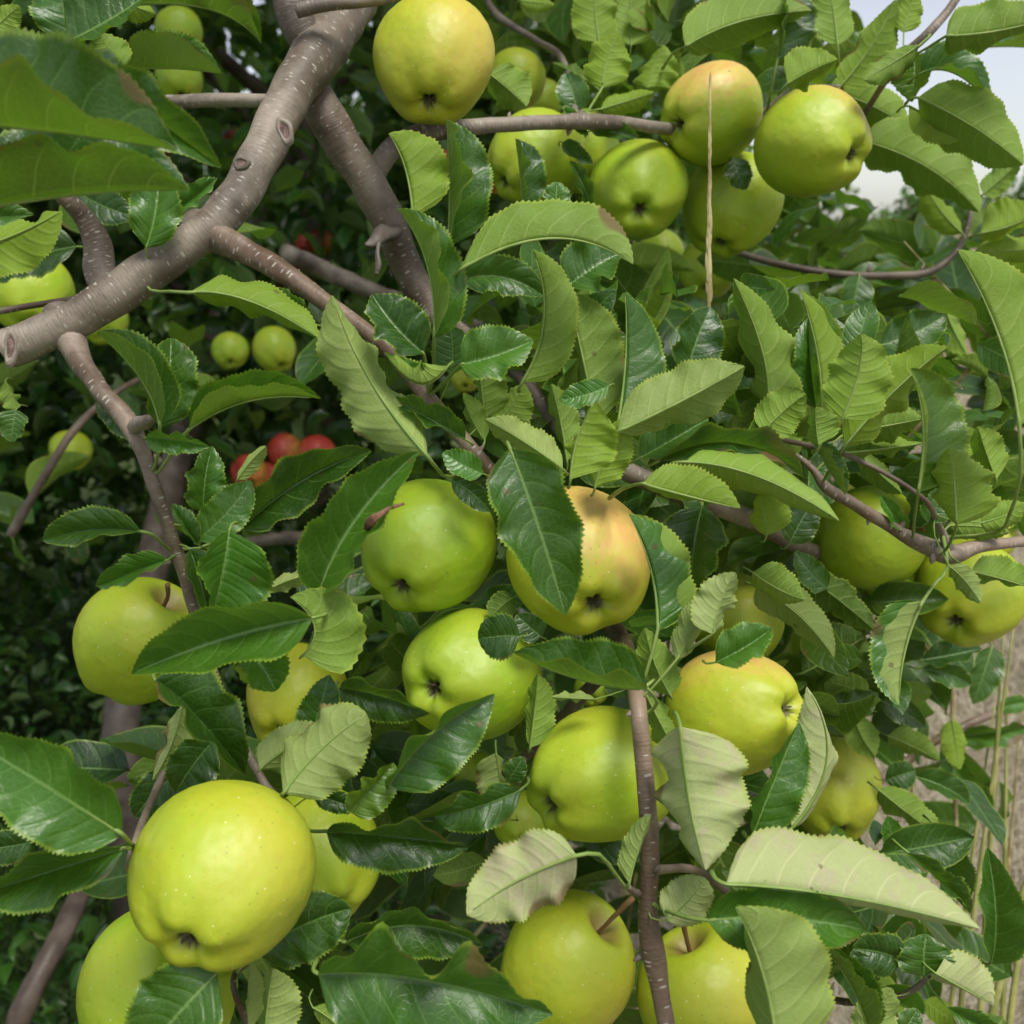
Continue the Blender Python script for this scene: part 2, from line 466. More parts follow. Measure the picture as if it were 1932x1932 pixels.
GREY, MIXED, BROWN, DARK = (0.05, 0.0, 0.32), (0.45, 0.0, 0.32), (0.68, 0.0, 0.36), (0.5, 0.45, 0.2)
limb = branch("limb", [(760, -190, 50, .78), (690, -50, 46, .68), (628, 60, 47, .63), (566, 150, 44, .60), (520, 235, 38, .585), (478, 320, 38, .575),
        (430, 398, 37, .565), (360, 458, 36, .56), (280, 512, 38, .555), (195, 572, 37, .55), (100, 622, 37, .545), (8, 660, 37, .54)], GREY, 22, 10, 0.05, 1)
branch("limb", [(575, 120, 22, .63), (600, 190, 33, .625), (640, 262, 37, .63), (694, 345, 35, .64), (738, 430, 32, .65), (775, 520, 29, .66), (830, 600, 24, .66),
        (905, 655, 18, .63), (985, 712, 14, .60), (1032, 775, 13, .59), (1090, 845, 15, .585), (1180, 888, 18, .585), (1290, 935, 18, .60), (1400, 972, 19, .63), (1470, 1010, 17, .66), (1540, 1042, 14, .68), (1640, 1070, 10, .72)], (0.32, 0.12, 0.3), 20, 9, 0.05, 2)
branch("branch", [(366, 422, 30, .572), (404, 444, 32, .563), (440, 462, 27, .556), (478, 483, 22, .551), (515, 502, 21, .545), (600, 560, 18, .535), (680, 618, 16, .525), (735, 662, 15.5, .52), (795, 735, 14.5, .51), (850, 800, 14.5, .505), (920, 882, 14, .505),
        (1000, 970, 14, .55), (1080, 1070, 15, .575), (1150, 1170, 17, .56), (1190, 1250, 18, .50), (1203, 1330, 17, .455), (1214, 1430, 16.5, .448), (1222, 1530, 16.5, .445), (1226, 1620, 19, .445), (1222, 1710, 19, .445), (1233, 1800, 22, .445), (1246, 1870, 17, .445), (1258, 1945, 17, .445), (1268, 2040, 16, .445)], BROWN, 18, 9, 0.06, 3)
branch("branch", [(110, 588, 30, .556), (127, 632, 31, .549), (145, 668, 24, .541), (168, 706, 19, .533), (196, 745, 18, .52), (240, 795, 19, .515), (268, 850, 14, .51), (298, 935, 13.5, .51), (328, 1025, 13, .515), (352, 1095, 12.5, .52), (374, 1172, 12, .52), (398, 1260, 11, .53), (440, 1380, 9, .54)], MIXED, 16, 9, 0.07, 4)
branch("branch_stub", [(205, 575, 28, .56), (192, 520, 28, .565), (183, 462, 25, .565), (160, 410, 20, .56), (118, 370, 17, .55), (60, 325, 13, .55), (-40, 270, 11, .55)], (0.55, 0.15, 0.55), 16, 9, 0.07, 5)
branch("twig", [(530, 195, 15, .59), (490, 190, 13, .60), (400, 189, 12.5, .61), (310, 192, 12.5, .62), (200, 180, 11, .64), (90, 230, 10, .64), (-30, 300, 10, .64)], GREY, 12, 8, 0.05, 6)
branch("branch_stub", [(590, 100, 30, .615), (560, 40, 34, .61), (545, -20, 36, .61), (520, -110, 36, .64)], (0.35, 0.5, 0.25), 16, 8, 0.05, 7)
branch("twig", [(560, 20, 14, .59), (620, 8, 12, .59), (690, 2, 11, .60), (760, -12, 11, .62), (900, -60, 9, .64)], (0.4, 0.2, 0.4), 12, 8, 0.05, 8)
branch("branch", [(705, 330, 22, .645), (735, 285, 21, .64), (790, 255, 20, .645), (860, 243, 17, .65), (950, 235, 14, .66), (1060, 230, 14, .68), (1098, 229, 15, .69), (1180, 232, 12, .71), (1260, 243, 11, .74), (1345, 240, 9, .80), (1436, 214, 7, .78), (1500, 170, 6, .76), (1590, 165, 6, .74)], (0.15, 0.1, 0.6), 14, 8, 0.06, 9)
branch("twig", [(1330, 945, 9, .60), (1400, 860, 5, .585), (1462, 842, 4, .575), (1500, 858, 4.5, .57), (1535, 888, 7, .57), (1562, 922, 11, .57), (1620, 956, 11.5, .575), (1690, 1000, 12.5, .58), (1750, 1032, 17, .585), (1795, 1046, 18, .585), (1850, 1030, 12, .59), (1932, 1022, 11, .60), (2020, 1015, 10, .62)], MIXED, 14, 8, 0.07, 10)
branch("twig", [(1330, 450, 7, 1.0), (1410, 482, 6.5, .96), (1500, 505, 7, .94), (1600, 519, 7.5, .93), (1690, 520, 7.5, .93), (1750, 514, 7, .93), (1795, 484, 6, .93), (1822, 440, 5.5, .93), (1835, 380, 5, .93)], DARK, 10, 7, 0.06, 11)
branch("twig", [(1560, 330, 6, .80), (1640, 200, 6, .75), (1700, 112, 8, .70), (1752, 62, 9, .68), (1790, 18, 8, .68), (1840, -60, 8, .68)], (0.25, 0.1, 0.4), 10, 7, 0.06, 12)
branch("twig", [(-30, 592, 6, .62), (70, 575, 6, .62), (130, 566, 6, .60), (210, 556, 7, .57)], (0.9, 0.25, 0.2), 10, 6, 0.04, 13)
branch("twig", [(1090, 230, 7, .69), (1060, 110, 6, .85), (1010, 75, 6, .95), (930, 20, 7, 1.0), (900, -60, 7, 1.0)], (0.2, 0.2, 0.3), 10, 7, 0.05, 14)
branch("twig", [(1190, 1235, 12, .52), (1120, 1290, 13, .55), (1070, 1345, 12, .56), (1000, 1420, 9, .58), (900, 1500, 8, .60)], (0.5, 0.3, 0.3), 12, 7, 0.05, 15)
branch("twig", [(1222, 1690, 8, .45), (1196, 1682, 7, .44), (1184, 1672, 6, .435)], (0.4, 0.0, 0.3), 10, 5, 0.1, 16)
branch("twig", [(1226, 1640, 9, .455), (1330, 1650, 8, .56), (1450, 1760, 8, .61), (1560, 1880, 7, .58), (1690, 1880, 6, .52), (1760, 1840, 5, .51)], (0.6, 0.4, 0.3), 10, 7, 0.05, 17)
branch("twig", [(440, 1370, 9, .54), (500, 1480, 8, .53), (560, 1560, 8, .50), (520, 1700, 8, .50), (480, 1800, 7, .50), (440, 1850, 6, .45), (470, 1940, 6, .46)], (0.5, 0.2, 0.3), 10, 7, 0.05, 18)
branch("twig", [(400, 1290, 8, .53), (300, 1480, 8, .50), (255, 1590, 7, .43), (240, 1640, 6, .44)], (0.5, 0.2, 0.3), 10, 7, 0.05, 19)
branch("twig", [(1795, 1046, 10, .585), (1770, 990, 7, .57), (1735, 935, 5, .53), (1600, 860, 5, .54), (1450, 825, 5, .56)], (0.4, 0.2, 0.3), 10, 7, 0.05, 20)
branch("branch_spur", [(252, 808, 13, .512), (264, 800, 14, .50), (277, 794, 13, .49), (284, 790, 9, .485)], (0.35, 0.1, 0.3), 14, 6, 0.16, 21)
branch("branch_spur", [(740, 435, 14, .64), (715, 448, 12, .62), (700, 458, 10, .615), (690, 462, 4, .612)], (0.0, 0.5, 0.1), 14, 9, 0.4, 22)
branch("branch_spur", [(716, 452, 7, .618), (711, 476, 5, .612), (714, 500, 5.5, .61), (711, 518, 3, .61)], (0.0, 0.4, 0.1), 12, 9, 0.45, 23)

def scar(x, y, d, rx, ry, ang, name="pruning_scar"):
    """healed pruning wound: a raised collar round a sunken face"""
    th = np.linspace(0, 2 * math.pi, 22, endpoint=False)
    prof = [(1.25, 0.35), (1.15, -0.10), (0.95, -0.34), (0.74, -0.28), (0.62, 0.02), (0.3, 0.08), (0.02, 0.02)]
    V, UVv = [], []
    c = P(x, y, d); s = d / FPX; m = min(rx, ry)
    ca, sa = math.cos(ang), math.sin(ang)
    for (k, h) in prof:
        for t in th:
            w = 1 + 0.07 * math.sin(3 * t + 1) + 0.05 * math.sin(5 * t)
            a, b = rx * k * math.cos(t) * w, ry * k * math.sin(t) * w
            q = c + s * ((a * ca - b * sa) * RT + (a * sa + b * ca) * UP) + FW * (h * m * s)
            V.append(q - TREE_BASE); UVv.append((t * 0.004, k * 0.008))
    n = len(th); Q = []
    for i in range(len(prof) - 1):
        for j in range(n):
            Q.append((i * n + j, (i + 1) * n + j, (i + 1) * n + (j + 1) % n, i * n + (j + 1) % n))
    o = link(name, quad_mesh(name, V, Q, UVv), M_BARK, tree)
    o.color = (0.15, 0.05, 0.25, 1)
    core = [V[4 * n + j] + FW * -0.0004 for j in range(n)] + [c + FW * (0.05 * m * s) - TREE_BASE]
    link("cut_face", quad_mesh("cut_face", core, [(j, (j + 1) % n, n) for j in range(n)], smooth=False), M_CUT, o)
    return o
scar(537, 246, .553, 12, 24, 0.35)
scar(455, 308, .540, 14, 11, 0.0)
scar(20, 655, .523, 11, 31, -0.05)

# trunk and big limb that carry the tree, behind the foliage
def wood(name, pts, rad, look, lump=0.06, sides=18, per=8, parent=None, origin=None, seed=0):
    me, c = tube(name, pts, rad, sides, per, lump, origin=origin, seed=seed)
    o = link(name, me, M_BARK, parent)
    o.color = (*look, 1)
    return o, c
tb = TREE_BASE
wood("trunk", [tb + np.array((0, 0, -.05)), tb + np.array((.02, 0, .25)), P(228, 1385, 1.72), P(285, 1080, 1.9), P(335, 860, 2.1), P(420, 600, 2.3), P(560, 120, 2.3), P(740, -260, 1.8), P(820, -330, 1.2), P(760, -190, .78)],
     [.060, .046, .030, .030, .030, .032, .034, .034, .030, .02], (0.2, 0.6, 0.1), parent=tree, origin=TREE_BASE, seed=31)
wood("branch", [P(10, 2020, 1.25), P(45, 1900, 1.25), P(110, 1775, 1.3), P(180, 1640, 1.45), tb + np.array((.0, 0, .42))], [.014, .0145, .014, .014, .014], (0.6, 0.68, 0.1), parent=tree, origin=TREE_BASE, seed=32)
wood("branch", [P(540, 480, 1.15), P(600, 505, 1.2), P(700, 548, 1.2), P(820, 590, 1.2), P(980, 640, 1.3)], [.012, .011, .010, .009, .006], (0.1, 0.2, 0.1), parent=tree, origin=TREE_BASE, seed=33)
wood("twig", [P(20, 1010, 1.0), P(92, 885, 1.0), P(150, 800, 1.02), P(235, 730, 1.05), P(330, 690, 1.2)], [.0045, .004, .004, .003, .003], (0.6, 0.3, 0.1), parent=tree, origin=TREE_BASE, seed=34)
wood("branch", [P(440, 1030, 1.4), P(540, 1015, 1.3), P(620, 1022, 1.2), P(720, 1040, 1.2)], [.008, .008, .007, .005], (0.4, 0.4, 0.1), parent=tree, origin=TREE_BASE, seed=35)
wood("twig", [P(1920, 1335, 1.1), P(1860, 1352, 1.1), P(1770, 1395, 1.1), P(1690, 1450, 1.1), P(1600, 1500, 1.0), P(1480, 1480, .8)], [.004, .0045, .0045, .005, .006, .006], (0.7, 0.0, 0.2), parent=tree, origin=TREE_BASE, seed=36)

# ------------------------------------------------------------------ leaves
PU = np.array([0, .03, .08, .16, .28, .42, .56, .70, .82, .91, .965, 1.0])
PW = np.array([0, .24, .56, .84, .98, 1.0, .97, .86, .66, .40, .18, 0.0])
PWR = np.array([0, .24, .56, .82, .97, 1.0, .98, .90, .74, .52, .26, 0.0])
BRP = np.array(BR_SAMPLES)
N_LEAF = 0

def leaf(bx, by, tx, ty, wl_, wr_, code, d, mx=None, my=None, dt=None, way=None):
    """base, tip and optional midpoint of the midrib in pixels; apparent half widths left/right of the way
    base->tip (negative: folded over to the other side); T upper face seen, U lower face seen"""
    global N_LEAF
    N_LEAF += 1
    r = np.random.default_rng(1000 + N_LEAF)
    top = code[0] == 'T'
    b, t = np.array((bx, by), float), np.array((tx, ty), float)
    L2 = np.linalg.norm(t - b)
    ax = (t - b) / L2
    pl = np.array((ax[1], -ax[0]))
    m = np.array((mx, my), float) if mx is not None else (b + t) / 2 + pl * L2 * r.uniform(-.06, .06)
    c = 2 * m - (b + t) / 2
    rows = int(np.clip(L2 * 0.53 / 1.9, 14, 76)) // 2 * 2 + 1
    u = np.linspace(0, 1, rows)
    q = ((1 - u) ** 2)[:, None] * b + (2 * u * (1 - u))[:, None] * c + (u ** 2)[:, None] * t
    tg = np.gradient(q, axis=0); tg /= np.linalg.norm(tg, axis=1)[:, None] + 1e-9
    k = d / FPX
    L = L2 * k
    if dt is None: dt = r.uniform(-.08, .10) * L * (1 if top else 1)
    sag = r.uniform(0.02, 0.09) * L * (-1 if top else 1)
    dep = d + dt * u + sag * np.sin(math.pi * u)
    mid = np.array([P(q[i, 0], q[i, 1], dep[i]) for i in range(rows)])
    t3 = np.gradient(mid, axis=0); t3 /= np.linalg.norm(t3, axis=1)[:, None] + 1e-12
    Wt = max(0.27 * L, max(abs(wl_), abs(wr_)) * k * 1.09)
    prof = np.interp(u ** r.uniform(.82, 1.22), PU, PWR if 'R' in code else PW)
    S = np.array([0, .12, .32, .54, .75, .91, 1.0])
    sgn = -1.0 if top else 1.0
    tooth = np.where(np.arange(rows) % 2 == 1, 1.0, 0.0)
    ta = min(.00065 / Wt, .05)
    V = [mid]; UVs = [np.stack([u, np.full(rows, .5)], 1)]
    amp = Wt * r.uniform(.07, .19) * (1.9 if 'W' in code else 1)
    tw = r.uniform(-.55, .55) * (.5 if min(wl_, wr_) < 0 else 1) * (u - .45)
    am2, fq2 = amp * r.uniform(.2, .5), r.uniform(4, 7)
    fq, ph = r.uniform(1.6, 3.2), r.uniform(0, 6.28)
    curl = Wt * r.uniform(-.10, .16)
    for side, w in ((1, wl_), (-1, wr_)):
        w = w * k * 1.06
        # folded halves and tilted halves get their missing width in depth
        z = math.sqrt(max(Wt * Wt - w * w, 0.0)) * sgn
        if Wt - abs(w) < .25 * Wt: z *= .8
        for s in S[1:]:
            pr = prof.copy()
            if s == 1.0: pr = pr * (1 + ta * (tooth - .35) * 2.0) * (1 + .02 * np.sin(u * 23 + ph))
            lat = (np.stack([tg[:, 1], tg[:, 0]], 1))          # image left in (RT, UP)
            lat3 = lat[:, :1] * RT + lat[:, 1:] * UP
            vec = (side * w * np.cos(tw) - z * np.sin(tw))[:, None] * lat3 + (side * w * np.sin(tw) + z * np.cos(tw))[:, None] * FW
            n3 = np.cross(t3, vec) * side; n3 /= np.linalg.norm(n3, axis=1)[:, None] + 1e-12
            bul = curl * math.sin(math.pi * s) * pr + amp * s * s * np.sin(2 * math.pi * fq * u + ph + (1.3 if side < 0 else 0)) * np.sin(math.pi * np.clip(u * 1.05, 0, 1))
            bul = bul + am2 * s ** 3 * np.sin(2 * math.pi * fq2 * u + ph * 2 + side) * np.sin(math.pi * u)
            ush = t3 * (0.35 * L / rows * tooth * (1.0 if s == 1.0 else 0.0))[:, None]
            V.append(mid + (s * pr)[:, None] * vec + n3 * bul[:, None] + ush)
            UVs.append(np.stack([u, np.full(rows, .5 + .5 * side * s)], 1))
    V = np.concatenate(V); UVs = np.concatenate(UVs)
    ns = len(S) - 1
    Q = []
    for h in (0, 1):
        cols = [0] + [1 + h * ns + j for j in range(ns)]
        for j in range(ns):
            a, bb = cols[j] * rows, cols[j + 1] * rows
            for i in range(rows - 1):
                f = (a + i, a + i + 1, bb + i + 1, bb + i)
                if (h == 1) != (not top): f = f[::-1]
                Q.append(f)
    tr, tgn, tbn = r.uniform(.22, .62), r.uniform(.0, .12), 0.0
    if code[0] == 'U': tr = r.uniform(.5, .95)
    if 'D' in code: tr = r.uniform(.0, .22)
    if 'L' in code: tr = r.uniform(.75, 1.0)
    if 'Y' in code: tgn = r.uniform(.45, .8)
    if 'P' in code: tbn = r.uniform(.22, .5)
    if 'K' in code: tbn = r.uniform(.76, .92)
    org = V[0].copy()
    o = link("leaf", quad_mesh("leaf", V - org, Q, UVs, (tr, tgn, tbn)), M_LEAF, tree, org - TREE_BASE)
    # stalk that runs into a raised midrib
    und = (FW - t3 * (t3 @ FW)[:, None]) * (1 if top else -1)
    rib = mid[:-1:max(1, rows // 14)]
    ru = u[:-1:max(1, rows // 14)]
    rib = rib + und[:-1:max(1, rows // 14)] * (.00055 if top else .0001)
    th = min(1.0, L / .05)
    rrad = (.00075 * (1 - ru) ** .8 + .00010) * th
    dd = np.linalg.norm(BRP - mid[0], axis=1)
    j = int(np.argmin(dd))
    if way:
        stalk = [P(*w) for w in way][::-1]
        e = BRP[int(np.argmin(np.linalg.norm(BRP - stalk[0], axis=1)))]
        if np.linalg.norm(e - stalk[0]) < .03: stalk = [e] + stalk
        srad = [.0012] + [.00085] * (len(stalk) - 1)
    else:
        back = (BRP[j] - mid[0]) / (dd[j] + 1e-9)
        if dd[j] < .034 and back @ t3[0] < .1:
            e = BRP[j]
            stalk = [e, e * .5 + mid[0] * .5 - t3[0] * dd[j] * .2]
        else:
            stalk = [mid[0] - t3[0] * .003 + FW * .013, mid[0] - t3[0] * .003 + FW * .005]
        srad = [.0011 * th] + [.0008 * th] * (len(stalk) - 1)
    pts = np.vstack(stalk + [rib]) if len(stalk) else rib
    me, _ = tube("petiole", pts, np.concatenate([srad, rrad]) if len(stalk) else rrad, 6, 2, 0, origin=org)
    link("petiole", me, M_STALK, o)
    return o

LEAVES = """
-90,230 335,283 166 -36 T .33 100,248
160,118 419,317 44 46 T .38
-80,402 357,359 126 -50 T .37 150,366
130,350 255,408 36 36 T .60
275,468 300,308 40 48 TRL .54
330,402 409,335 18 18 TL .62
-70,398 63,405 26 24 T .42
-90,482 117,398 46 62 UY .44
145,465 -30,530 40 45 TD .70
130,92 110,-70 62 58 T .52
132,76 272,-6 72 48 T .50
180,-22 293,27 22 24 UY .52
-15,62 38,12 24 22 U .46
232,131 184,62 36 32 U .52
232,132 417,139 62 -42 TL .54 320,128
240,133 298,148 8 12 T .58
250,8 492,83 50 -32 T .52 400,18
779,412 733,252 -60 76 UY .50 765,320
846,466 842,226 -28 76 T .52 848,340
819,638 750,394 -30 62 T .47 806,500 p818,690,.49;812,740,.505
868,510 1194,499 78 -62 U .46 1040,450 p850,545,.48;835,620,.50;818,700,.51
864,532 1027,559 36 34 T .53 945,522
986,400 972,262 -10 46 T .57
1046,402 1050,343 24 25 TL .60
1072,540 1172,478 56 38 TW .54
868,688 1006,642 56 42 TL .46 p840,720,.485;812,745,.505
985,722 1005,471 -44 62 U .50 1026,600
1125,802 1069,551 6 78 U .53 1096,660
1163,816 1179,552 -76 62 U .51 1180,680 p1130,850,.52;1100,860,.58
1163,816 1405,691 64 40 UP .47 1295,752 p1130,850,.52;1100,860,.58
1292,716 1341,579 38 48 TW .55
1150,727 1054,756 22 26 TL .46
1076,906 1124,756 2 76 UY .44 1090,826
1122,922 1184,788 20 46 UY .48
1070,872 1040,724 8 36 U .50
938,803 990,724 26 42 U .55
1062,886 915,791 28 36 UP .49
914,788 900,680 12 46 U .53
915,832 872,741 10 28 U .52
808,862 627,557 72 30 UP .44 698,716 p825,885,.455;850,900,.49
800,668 702,556 34 56 TD .45 p805,700,.47;808,740,.505
845,690 724,664 -40 38 TL .44 788,724
850,708 850,617 36 32 TR .49
878,829 739,751 10 28 TD .46 802,786
912,894 836,853 22 26 TL .45
357,552 604,640 44 12 UY .48 470,568 p320,550,.50;285,548,.545
595,612 508,546 18 20 T .50
301,805 181,627 -42 62 T .46 266,716 p300,850,.49;290,885,.505
301,808 322,638 14 58 TR .48
355,811 606,753 44 -20 TL .46 470,756 p330,845,.48;300,890,.505
276,826 396,843 10 26 TL .43
310,830 366,830 15 14 TD .50
384,967 400,842 20 40 T .51
371,1019 472,906 36 38 TL .48
447,906 502,842 13 15 UPR .49
456,998 701,850 34 48 TD .52 566,910
600,1126 789,852 52 46 T .44 668,985
267,1003 81,1019 18 40 T .49 p290,1010,.495;318,1036,.512
317,1056 181,1105 17 27 TL .49 p326,1050,.512
373,1027 323,951 -8 30 T .48
358,1036 394,1162 40 5 TD .51
432,1000 398,1164 94 8 TL .46 420,1080
500,1118 586,1085 14 16 UP .50
590,1166 248,1272 44 58 T .42 425,1205
445,1206 520,1304 62 14 TL .43
440,1246 500,1302 14 16 UY .43
570,1236 547,1127 12 88 U .43 593,1182
292,1284 463,1462 86 -15 TD .46 372,1358
342,1334 288,1472 26 24 UP .50
402,1398 332,1496 46 42 TD .50
340,1452 254,1542 36 34 TD .54
302,1538 254,1622 18 18 TD .47
232,1577 -62,1393 78 80 TL .37 98,1490 p245,1590,.40;256,1597,.43
240,1600 -52,1692 44 42 T .39 110,1638 p252,1602,.43
60,1588 -62,1602 30 32 TD .42
410,1836 268,1994 72 86 T .40
480,1800 663,1714 58 62 TR .46
616,1569 884,1598 38 52 TDW .46 760,1578 p585,1568,.475;560,1560,.50
490,1452 613,1379 40 26 UPR .44
534,1497 692,1347 52 76 UPR .42 p520,1506,.45;505,1512,.50
660,1532 742,1438 22 42 TYR .43
590,1500 673,1526 22 18 TD .48
585,1392 621,1273 34 38 T .45
640,1298 811,1346 24 46 TD .47
728,1492 933,1309 20 78 T .43 812,1388
986,1488 819,1540 42 34 TW .46
960,1472 988,1428 20 20 T .49
936,1420 948,1531 8 42 UP .49
1088,1614 881,1726 72 60 UKR .39 p1130,1612,.395;1160,1648,.42;1182,1676,.435
1187,1668 1228,1537 26 6 UP .43
1258,1737 1330,1656 42 44 UKR .43
1283,1371 1331,1642 112 30 UK .41 1300,1512
1420,1577 1507,1363 32 52 T .44 1458,1480
1495,1562 1522,1295 60 28 UK .47 1560,1430
1370,1668 1850,1753 80 30 UK .39 1600,1693
1335,1737 1634,1755 70 36 TL .40 1480,1733 p1290,1730,.41;1250,1715,.435
1470,2012 1387,1712 2 128 UP .37 1440,1842
1640,1952 1535,1774 -26 38 T .45 1602,1852
1706,1812 1608,1790 42 40 TD .50
1650,1856 1606,1794 22 22 TD .50
1745,1842 1748,1763 50 48 T .50
1765,1836 1874,1898 58 12 UK .49
1870,1818 1862,1598 40 36 T .56 1878,1722
1788,1900 1902,1942 22 22 T .50
1640,1964 1682,1864 42 40 UP .46
1700,1962 1732,1904 26 26 T .48
1712,1608 1829,1724 26 6 TD .50
1657,1490 1776,1581 32 20 U .70
1692,1622 1674,1539 20 20 TL .64
1700,1642 1768,1556 32 30 U .62
1765,1560 1816,1702 26 26 TD .60
1670,1472 1727,1454 27 27 TR .72
1726,1465 1829,1516 28 12 T .80
1798,1440 1872,1531 18 18 T .90
1741,1134 1697,1331 -60 54 UP .48 1707,1230 p1765,1100,.52;1788,1070,.56
1790,1067 1850,1138 24 12 UP .55
1833,1078 1962,1116 40 8 U .56
1427,1107 1573,1241 44 26 UP .56 1508,1163
1515,1085 1651,1191 36 30 UD .62
1512,1271 1632,1200 64 42 UD .68
1420,1080 1518,1132 42 20 U .51
1345,1196 1388,1080 46 30 UP .44 p1300,1225,.45;1275,1250,.47;1212,1300,.46
1275,1246 1346,1108 26 20 UP .45
1350,1250 1457,1185 46 16 TL .43
1240,1192 1186,970 -70 76 U .46 1229,1080
1325,953 1306,1112 40 66 TD .52
1222,1300 967,1231 -34 80 T .42 1095,1282 p1240,1325,.44;1226,1342,.45
1265,1312 1217,1184 25 36 U .46
1218,1310 1292,1452 25 22 U .46
982,1200 902,1206 41 41 TR .46
1022,1202 974,1159 24 26 TD .50
972,1125 925,1166 26 24 UD .52
1000,1412 1015,1271 14 38 U .50
1123,1319 1040,1315 8 8 UP .48
962,846 1067,1161 70 66 T .41 1013,985
850,905 926,966 20 22 TD .50
1445,800 1384,525 8 64 U .53 1442,680
1548,838 1509,547 -66 62 UY .50 1545,690
1540,770 1526,598 38 2 T .55
1590,789 1625,630 40 64 U .48 1621,700
1590,846 1788,654 42 40 UY .51 1690,735 p1570,880,.53;1555,905,.565
1660,652 1783,594 40 30 T .60
1440,816 1521,743 40 40 UR .51
1545,840 1539,767 2 46 U .46
1600,815 1742,790 52 26 U .56
1590,855 1742,836 20 12 U .57
1732,930 1717,695 -86 50 UY .48 1741,800 p1725,980,.55;1722,1015,.58
1805,990 1791,846 2 78 UY .47 1800,912 p1790,1030,.53;1775,1046,.58
1880,906 1844,804 10 40 U .51
1815,862 1836,807 20 22 UY .54
1923,805 1806,471 -88 104 U .43 1886,640 p1925,900,.44;1905,970,.47;1880,1005,.56
1622,520 1609,614 30 28 T .92
1775,560 1826,671 25 25 U .82
1535,836 1594,934 30 -10 T .51
1617,853 1702,931 22 16 U .60
1710,1000 1661,935 15 15 TL .58
1750,986 1792,920 26 26 T .56
1850,986 1938,950 28 26 U .54
1790,992 1905,1005 22 24 U .58
1446,1011 1430,934 10 50 UY .49
1490,1026 1536,944 32 32 TD .52
1208,864 1336,789 42 20 T .51
1242,870 1516,901 26 28 TD .50 1380,836
1290,872 1584,983 42 22 U .46 1430,900
1211,912 1397,960 54 4 UY .43 1290,934 p1175,922,.46;1150,940,.50
1136,166 1166,62 36 44 UY .72 p1115,200,.70;1100,225,.69
1130,82 1120,-45 42 40 UY .75
1133,206 1234,174 22 16 UY .72
1090,214 1064,139 30 28 T .72
1130,170 1042,118 18 20 UD .80
1220,165 1251,84 22 46 UY .78
1293,88 1532,20 62 16 U .66 1400,40 p1270,100,.70;1250,130,.78
1190,86 1190,-42 42 42 U .80
980,2 1046,10 14 14 UY .80
920,138 993,201 46 20 U .66
1115,246 1206,262 16 16 TD .71
1062,268 1119,309 13 14 TD .71
1115,396 1074,304 12 12 TD .70
1062,205 1110,256 12 12 TL .70
1467,112 1486,-32 10 60 TD .68 p1455,170,.69;1446,215,.74
1580,86 1560,-42 36 36 U .72
1486,158 1581,112 50 12 UY .63
1588,160 1691,-2 26 42 U .70 1645,85
1735,85 1629,150 26 24 U .66
1705,62 1731,-22 26 26 UY .70
1725,105 1721,193 14 46 TYL .68
1560,172 1727,252 50 8 U .75 1645,200
1625,266 1848,401 70 10 U .74 1752,318
1715,200 1811,266 18 36 UY .66
1731,184 1931,311 74 18 U .64 1836,240
1737,138 1869,199 44 10 T .66 1802,138
1803,96 1962,92 42 6 T .75
1785,68 1995,28 62 4 U .61 p1750,90,.64;1722,104,.69
1855,366 1927,304 22 22 U .80
1815,440 1744,347 22 24 UY .92
1850,440 1965,398 52 12 UY .82
1840,478 1975,470 30 20 UY .84
1737,1245 1852,1224 30 8 TD .80
1735,1262 1832,1291 20 20 T .80
1872,1220 1836,1328 30 28 T .86
1796,1358 1811,1452 22 24 UY .86
1556,1342 1657,1308 30 30 TD .66
1610,1350 1651,1427 30 26 U .70
1675,1388 1772,1436 28 14 U .76
1662,1322 1746,1372 22 22 TD .72
1690,1310 1758,1304 22 20 U .74
1936,1326 1878,1338 16 16 TL 1.0
1795,1392 1936,1372 20 22 T 1.0
1560,1288 1640,1250 26 24 UD .72
1590,1180 1640,1262 26 24 U .70
10,720 35,770 -4 30 U .60
30,772 22,834 26 24 T .60
186,745 256,830 10 22 T .60
1560,1110 1500,1040 24 26 T .60
1330,960 1270,900 26 30 TD .56
1384,298 1408,358 24 24 TD .735
600,1838 1043,1914 84 90 TW .385 800,1848
652,1778 912,1784 42 40 TD .45 780,1746
500,1956 515,1827 12 58 UP .42
470,1944 471,1814 8 22 UP .44
590,1900 665,1960 20 22 U .44
"""
def parse(line):
    f = line.split()
    b = [float(v) for v in f[0].split(',')]; t = [float(v) for v in f[1].split(',')]
    kw = {}
    for g in f[6:]:
        if g[0] == 'p':
            kw['way'] = [tuple(float(v) for v in w.split(',')) for w in g[1:].split(';')]
        else:
            m = [float(v) for v in g.split(',')]; kw.update(mx=m[0], my=m[1])
    leaf(b[0], b[1], t[0], t[1], float(f[2]), float(f[3]), f[4], float(f[5]), **kw)
for ln in LEAVES.strip().splitlines():
    parse(ln)

